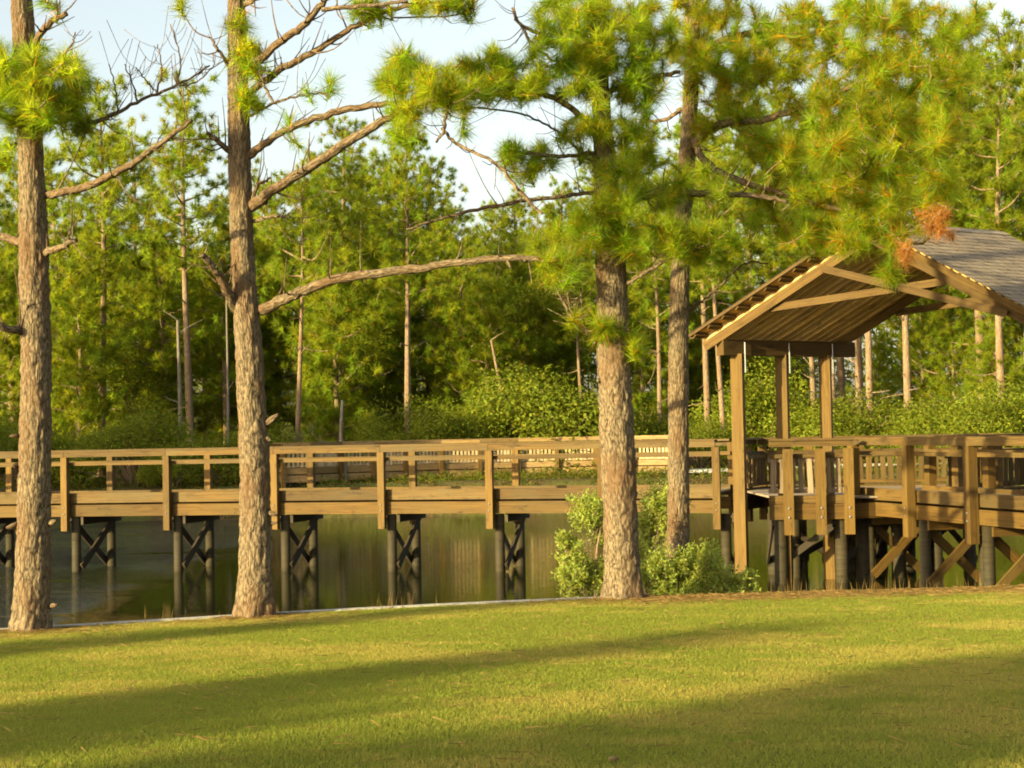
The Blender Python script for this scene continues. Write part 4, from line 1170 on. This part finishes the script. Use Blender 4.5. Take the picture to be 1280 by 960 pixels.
pines = [
 (-45, 160, 82, 0, 'tall pine across the water at the very left edge of the wood'),
 (18, 215, 88, 2, 'dense pine across the water behind the leftmost large trunk'),
 (70, 190, 78, 3, 'tall pine across the water just right of the leftmost large trunk'),
 (125, 112, 76, 1, 'open crowned pine rising against the sky between the two left trunks'),
 (160, 165, 90, 4, 'slender pine partly hidden behind the open crowned pine at the left sky gap'),
 (238, 108, 74, 1, 'pine with layered crown standing against the sky left of the long limbed pine'),
 (205, 290, 104, 2, 'lower distant pine below the open sky gap on the left'),
 (283, 255, 80, 5, 'pine across the water partly behind the long limbed pine trunk'),
 (335, 235, 92, 0, 'bushy pine across the water just right of the long limbed trunk'),
 (370, 215, 68, 4, 'sunlit grey trunked pine with bare lower branches left of the distant pickets'),
 (395, 205, 96, 2, 'far pine between the bare long limbs right of the long limbed trunk'),
 (432, 158, 82, 3, 'tall bright pine topping the trees in the left centre of the wood'),
 (462, 215, 100, 5, 'distant pine filling in behind the tall bright left centre pine'),
 (490, 200, 86, 0, 'pine with thin trunk just left of the straight brown trunk by the distant pickets'),
 (508, 168, 70, 1, 'pine with straight brown trunk rising behind the left end of the distant pickets'),
 (537, 205, 84, 3, 'pine with darker trunk just right of the straight brown trunk by the pickets'),
 (572, 265, 98, 2, 'lower pine left of the small central sky gap'),
 (612, 262, 112, 0, 'far pine below the small central sky gap'),
 (655, 248, 108, 5, 'far rounded pine right of the small central sky gap'),
 (700, 235, 100, 2, 'pine behind the left edge of the straight thick trunk'),
 (729, 300, 76, 4, 'pine with thin pale trunk just left of the straight thick trunk'),
 (800, 160, 86, 3, 'pine in the wood between the thick trunk and the slimmer trunk'),
 (822, 240, 72, 4, 'slender pine close left of the slimmer trunk behind the lawn edge'),
 (884, 150, 76, 1, 'pine with pale trunk left of the pavilion roof, the left one of a pair'),
 (904, 190, 71, 4, 'pine with pale trunk left of the pavilion post, the right one of a pair'),
 (945, 110, 90, 0, 'tall pine behind the left eave of the pavilion'),
 (985, 85, 96, 3, 'tall pine behind the left slope of the pavilion roof'),
 (1018, 150, 80, 4, 'pine with thin trunk seen between the second and third pavilion posts'),
 (1041, 180, 74, 1, 'pine seen beside the third pavilion post'),
 (1075, 130, 78, 3, 'left one of two close straight trunks seen under the pavilion roof'),
 (1086, 110, 73, 1, 'right one of two close straight trunks seen under the pavilion roof'),
 (1134, 90, 72, 1, 'single straight pale trunk with short side stub seen under the pavilion roof'),
 (1180, 60, 92, 2, 'tall pine behind the ridge of the shingle roof'),
 (1226, 80, 75, 0, 'pine with straight trunk below the right roof edge, left of another'),
 (1253, 105, 71, 3, 'pine with straight trunk below the right roof edge close to the picture edge'),
 (1282, 30, 80, 2, 'tall bright pine cut by the right edge of the view'),
 (1212, 140, 102, 5, 'far bushy pine above the right end of the roof'),
 (1330, 40, 84, 0, 'pine beyond the right edge of the view'),
 (1055, 160, 104, 2, 'distant pine behind the two close straight trunks'),
 (860, 170, 102, 5, 'distant pine behind the slimmer trunk'),
 (760, 200, 108, 0, 'distant pine hidden behind the straight thick trunk'),
]
KSNAG = None
for px, top, Y, k, lab in pines:
    use_kind(KP[k], 'pine_tree', lab, px, top, Y, GP)
GY = 'young bushy pines in the wood across the water'
young = [(-10, 330, 76, 1, 'young bushy pine at the left edge behind the leftmost trunk'), (95, 330, 74, 0, 'young bushy pine right of the leftmost trunk, lower than the tall pines'), (165, 345, 84, 1, 'young bushy pine in the shade left of the long limbed trunk'),
         (255, 330, 90, 0, 'young bushy pine close behind the left side of the long limbed trunk'), (345, 330, 84, 1, 'young bushy pine right of the long limbed trunk'), (455, 300, 80, 0, 'young bushy pine above the dark shrubs left of the straight brown trunk'),
         (575, 315, 78, 1, 'young bushy pine in the centre of the wood above the distant pickets'), (650, 320, 92, 0, 'young bushy pine under the small central sky gap'), (800, 320, 80, 1, 'young bushy pine between the two middle trunks'),
         (965, 380, 84, 0, 'young bushy pine behind the first pavilion post'), (1190, 370, 78, 1, 'young bright pine under the right slope of the pavilion roof'), (1245, 400, 72, 0, 'young bright pine under the right roof edge'), (1100, 430, 84, 1, 'young bright pine among the straight trunks under the roof'),
         (45, 290, 88, 1, 'young pine filling in behind the leftmost large trunk'), (130, 280, 86, 0, 'young sunlit pine under the open crowned pine at the left sky gap'), (205, 300, 80, 1, 'young pine directly below the open sky gap on the left'), (300, 300, 82, 0, 'young pine rising right behind the long limbed trunk'),
         (400, 290, 82, 1, 'young pine right of the sunlit grey trunked pine'), (425, 330, 74, 0, 'short young pine left of the pair of thin trunks by the pickets'), (520, 290, 84, 0, 'young pine between the straight brown trunk and the darker trunk'), (610, 350, 76, 1, 'young pine left of the leaning brown trunk'),
         (700, 310, 80, 0, 'young pine near the left edge of the straight thick trunk'), (850, 330, 84, 1, 'young pine behind the slimmer trunk'), (905, 370, 86, 0, 'young pine left of the pavilion roof corner'), (1150, 330, 90, 0, 'young pine behind the right slope of the pavilion roof'), (1290, 300, 82, 1, 'young pine at the right edge above the roof end')]
for px, top, Y, k, lab in young:
    use_kind(KY[k], 'pine_tree', lab, px, top, Y, GY)

# bare pale snags and a leaning trunk
def snag(label, px, top, bot, Y, w, lean_px=0, mat_='bark_pale', branches=3, seed=0):
    rng = np.random.default_rng(seed)
    a = W(px, bot, Y); b = W(px + lean_px, top, Y); g = gz(a.x, a.y); org = Vector((a.x, Y, g))
    a.z = g - 0.2
    root = empty('dead_tree', org, label, 'tree')
    mb = MB(); mb.smooth = True
    m = a.lerp(b, .5) + Vector((rng.normal() * .15, 0, 0))
    q = spline([a - org, m - org, b - org], 6)
    tube(mb, q, np.linspace(w, w * .45, len(q)), 8)
    for k in range(branches):
        p = q[rng.integers(len(q) // 2, len(q))]
        an = rng.random() * 6.28; L = rng.uniform(.6, 1.8); d = np.array([math.cos(an), math.sin(an) * .4, rng.uniform(.2, .8)])
        sp = spline([p, p + d * L * .5 + rng.normal(size=3) * .1, p + d * L], 4)
        tube(mb, sp, np.linspace(.03, .008, len(sp)), 5)
    mb.build('trunk', M[mat_], root)
snag('pale bare dead tree with forked branches in the shade left of the long limbed trunk', 224, 400, 500, 68, .13, -2, seed=1)
snag('thin white dead trunk just left of the long limbed pine trunk', 284, 370, 500, 71, .08, -1, branches=1, seed=2)
snag('thin white dead trunk right of the sunlit grey trunked pine', 420, 340, 470, 76, .08, -8, branches=2, seed=3)
snag('curved leaning brown trunk among the shrubs above the distant pickets', 652, 425, 505, 72, .11, -38, 'bark_far', 1, seed=4)
snag('short pale trunk standing in shade above the railing left of the pickets', 432, 500, 560, 64, .12, -4, branches=1, seed=5)
snag('thin bare trunk in the darkness between the straight trunks under the roof', 1010, 420, 500, 82, .09, 3, 'bark_far', 2, seed=6)

def shrub_kind(seed, rx, h, n, leaf, clumps=16, tall=False, light=1.0):
    rng = np.random.default_rng(seed)
    P = []; Nn = []; cc = []
    ms = MB(); ms.smooth = True
    for k in range(clumps):
        u = unit(rng.normal(size=3)); u[2] = abs(u[2])
        rr_ = rng.uniform(.35, .85)
        c = np.array([u[0] * rx * rr_, u[1] * rx * rr_, h * (0.18 + 0.68 * u[2] * rng.uniform(.5, 1))])
        if tall: c[2] = h * rng.uniform(.35, .92); c[:2] *= 1.15 * (1 - 0.6 * abs(c[2] / h - .6))
        r = rng.uniform(.28, .5) * min(rx, h * .6) * (0.8 if tall else 1)
        m = n // clumps
        v = unit(rng.normal(size=(m, 3))); rad_ = r * rng.uniform(.35, 1.25, (m, 1)) ** .7
        rip = 1 + .22 * np.sin(v[:, :1] * 7 + k) * np.cos(v[:, 2:] * 8 + k)
        p = c + v * rad_ * rip * np.array([1, 1, .85])
        P.append(p); Nn.append(v + np.array([0, 0, .3]))
        cc.append(np.full((m, 1), rng.uniform(.75, 1.25)))
        q = spline([(rng.normal() * .1, rng.normal() * .1, -.3), c * np.array([.4, .4, .5]), c], 4)
        tube(ms, q, np.linspace(.05 if not tall else .09, .012, len(q)), 5, cap=False)
    mb = MB()
    P = np.concatenate(P); keep = P[:, 2] > -.1
    leaves(mb, P[keep], np.concatenate(Nn)[keep], leaf, leaf * .55, rng)
    mb.col[-1] *= np.repeat(np.concatenate(cc)[keep], 4, 0) * light
    return (mb.mesh('foliage'), ms.mesh('stems'), h)
KS = [shrub_kind(201, 2.0, 3.0, 11000, .11), shrub_kind(202, 2.5, 2.7, 13000, .105, 24), shrub_kind(203, 1.8, 3.6, 11000, .115, 22), shrub_kind(204, 2.3, 7.0, 20000, .13, 34, True), shrub_kind(205, 2.6, 8.0, 20000, .125, 38, True)]
def use_shrub(k, name, label, px, top, Y, group, wide=1.0, cat='shrub'):
    kind = KS[k]; X = X_at(px, Y); g = gz(X, Y)
    s = (Ztop(px, top, Y) - g) / kind[2]
    root = empty(name, (X, Y, g), label, cat, group)
    root.scale = (s * wide, s * wide, s); root.rotation_euler = (0, 0, R_.random() * 6.28)
    for me, nm, m in ((kind[0], 'foliage', M['leaf']), (kind[1], 'stems', M['twig'])):
        if not me.materials: me.materials.append(m)
        o = bpy.data.objects.new(nm, me); C.objects.link(o); o.parent = root
GS = 'shrubs along the far bank'
shr = [(-30, 500, 66, 0, 1.3, 'shrub on the far bank at the left edge of the view'), (30, 525, 65, 1, 1.2, 'shaded shrub on the far bank behind the leftmost trunk'), (100, 540, 66, 2, 1.4, 'shaded shrub on the far bank right of the leftmost trunk'), (165, 505, 64, 1, 1.2, 'dark rounded shrub left of the pale forked dead tree'),
       (215, 548, 63, 0, 1.1, 'greyish shaded shrub below the pale forked dead tree'), (265, 535, 64, 2, 1.2, 'dark shrub at the left side of the long limbed trunk'), (335, 520, 66, 1, 1.2, 'dark shrub at the right side of the long limbed trunk'), (405, 545, 72, 0, 1.2, 'dark shrub between the sunlit grey trunk and the distant pickets'),
       (470, 500, 69, 2, 1.0, 'sunlit shrub left of the straight brown trunk by the pickets'), (545, 495, 69, 1, 1.0, 'rounded bright shrub right of the straight brown trunk by the pickets'), (590, 520, 73, 0, 1.1, 'shrub at the foot of the leaning brown trunk'), (635, 500, 71, 2, 1.0, 'shrub directly right of the leaning trunk above the pickets'),
       (680, 452, 71, 1, 1.2, 'wide bright shrub above the right half of the distant pickets'), (728, 512, 73, 0, 1.1, 'bright shrub just left of the straight thick trunk'), (805, 498, 72, 2, 1.1, 'bright shrub between the thick and the slimmer trunk'), (870, 520, 70, 1, 1.1, 'shrub just right of the slimmer trunk by the sand path'),
       (955, 440, 74, 2, 1.1, 'tall leafy shrub between the first two pavilion posts'), (1005, 480, 76, 0, 1.2, 'leafy shrub between the second and third pavilion posts'), (1060, 486, 72, 1, 1.2, 'bright shrub right of the third pavilion post'), (1120, 528, 71, 0, 1.2, 'pale green shrub behind the pavilion railing'),
       (1180, 490, 70, 1, 1.3, 'wide yellow green shrub under the right side of the pavilion roof'), (1235, 471, 68, 2, 1.2, 'yellow green shrub near the right edge of the view'), (1290, 452, 69, 0, 1.3, 'yellow green shrub at the right edge of the view'), (910, 470, 76, 0, 1.1, 'leafy shrub left of the first pavilion post')]
for px, top, Y, k, wd, lab in shr:
    use_shrub(k, 'shrub', lab, px, top, Y, GS, wd)
GT = 'broadleaf trees among the pines'
for px, top, Y, k, lab in [(430, 400, 78, 3, 'leafy broadleaf tree behind the sunlit grey trunked pine'), (560, 400, 82, 4, 'dark broadleaf tree behind the bright rounded shrub'), (650, 360, 80, 3, 'grey green broadleaf tree above the leaning trunk'), (700, 390, 84, 4, 'broadleaf tree left of the straight thick trunk'),
                           (880, 400, 84, 3, 'broadleaf tree between the slimmer trunk and the pavilion'), (180, 420, 80, 4, 'yellow green broadleaf tree left of the long limbed trunk'), (70, 430, 78, 3, 'broadleaf tree right of the leftmost trunk'), (990, 430, 86, 4, 'broadleaf tree behind the pavilion posts'), (300, 430, 84, 3, 'dark broadleaf tree behind the long limbed trunk'),
                           (1290, 430, 84, 4, 'broadleaf tree at the right edge of the view')]:
    use_shrub(k, 'broadleaf_tree', lab, px, top, Y, GT, 1.0, 'tree')

# the wood behind: one mass
rng = np.random.default_rng(77)
mb = MB()
for Yw, n, leaf, hmul in ((112, 46000, .42, .86), (124, 44000, .46, 1.0), (140, 36000, .6, 1.15)):
    x = rng.uniform(-0.40, 0.40, n) * Yw
    top = 14.5 + 3.0 * (vnoise(x * .12 + Yw, x * 0 + 1.5) - .5) * 2 + 2.0 * (vnoise(x * .5 + Yw, x * 0 + 7.5) - .5) * 2 + 3.0 * smooth(0, 30, x)
    top = top * hmul
    z = top * rng.random(n) ** .75
    y = Yw + rng.normal(size=n) * 2 + 3 * np.sin(x * .5 + z * .4)
    g = ground_z(x, y)
    nn = np.stack([rng.normal(size=n) * .7, -np.ones(n) * .6, .3 + rng.random(n)], 1)
    clump = .7 + .6 * vnoise(x * .35 + 3, z * .5 + Yw)
    leaves(mb, np.stack([x, y, g + z], 1), nn, leaf, leaf * .4, rng)
    mb.col[-1] *= np.repeat(clump[:, None], 4, 0)
mb.build('woodland', M['leaf_wood'], kind='stuff')

# ------------------------------------------------------------------ trees outside the picture whose shadows fall into it
nvec = Vector((-SUN_D.y, SUN_D.x))
def shadow_pine(kind, s_tip, n, H, label, width=1.0):
    """stand a pine so that its top's shadow reaches along-sun coordinate s_tip on the lawn at cross-sun coordinate n"""
    Lsh = (H) / math.tan(SUN_EL)
    p = Vector((SUN_D.x, SUN_D.y)) * (s_tip - Lsh) + nvec * n
    zb = 1.3
    root = empty('pine_tree', (p.x, p.y, zb - 0.05), label, 'tree', 'pines behind the viewpoint')
    s = H / kind[3]
    root.scale = (s * width, s * width, s); root.rotation_euler = (0, 0, R_.random() * 6)
    for me, nm in ((kind[0], 'trunk'), (kind[1], 'crown')):
        o = bpy.data.objects.new(nm, me); C.objects.link(o); o.parent = root
KD = pine_kind(301, 14, .40, 1.9, 46, 44, bend=.15, wide=0.11)
for me, m in ((KD[0], 'bark_far'), (KD[1], 'needle_far')):
    me.materials.append(M[m])
shadow_pine(KD, 9.6, 11.0, 13.5, 'pine behind the viewpoint throwing the middle shadow across the lawn', .62)
shadow_pine(KD, 3.8, 9.8, 12.5, 'pine behind the viewpoint beside the one throwing the middle lawn shadow', .85)
shadow_pine(KD, 15.0, 6.7, 14.5, 'pine behind the viewpoint throwing the right hand lawn shadow', 1.15)
shadow_pine(KD, 10.6, 15.6, 13.0, 'pine left of the viewpoint throwing the thin shadow along the lawn edge', .5)
for k, (x, y, H, lab) in enumerate([(-39, 37.5, 13, 'pine on the left shore outside the view, standing nearest the boardwalk'), (-41.5, 39.5, 13.5, 'pine on the left shore outside the view, just behind the one nearest the boardwalk'), (-45.5, 41, 14, 'pine on the left shore outside the view, set back from the water'), (-43, 36, 14, 'pine on the left shore outside the view, nearest the lawn'), (-44, 44, 13, 'pine on the left shore outside the view, nearest the water'), (-40, 50, 14, 'pine on the left shore outside the view, second from the water'), (-37, 54, 12.5, 'pine on the left shore outside the view, third from the water'),
                                    (-34, 58, 13, 'pine on the left shore outside the view, farthest along the bank'), (-30, 61, 11, 'pine on the left shore outside the view, beside the wood')]):
    root = empty('pine_tree', (x, y, gz(x, y) - .05), lab, 'tree', 'pines on the left shore')
    kd = KD if k < 6 else KP[5]; s = H / kd[3]; w_ = 1.7 if k < 6 else 1.1; root.scale = (s * w_, s * w_, s); root.rotation_euler = (0, 0, k)
    for me, nm in ((kd[0], 'trunk'), (kd[1], 'crown')):
        o = bpy.data.objects.new(nm, me); C.objects.link(o); o.parent = root
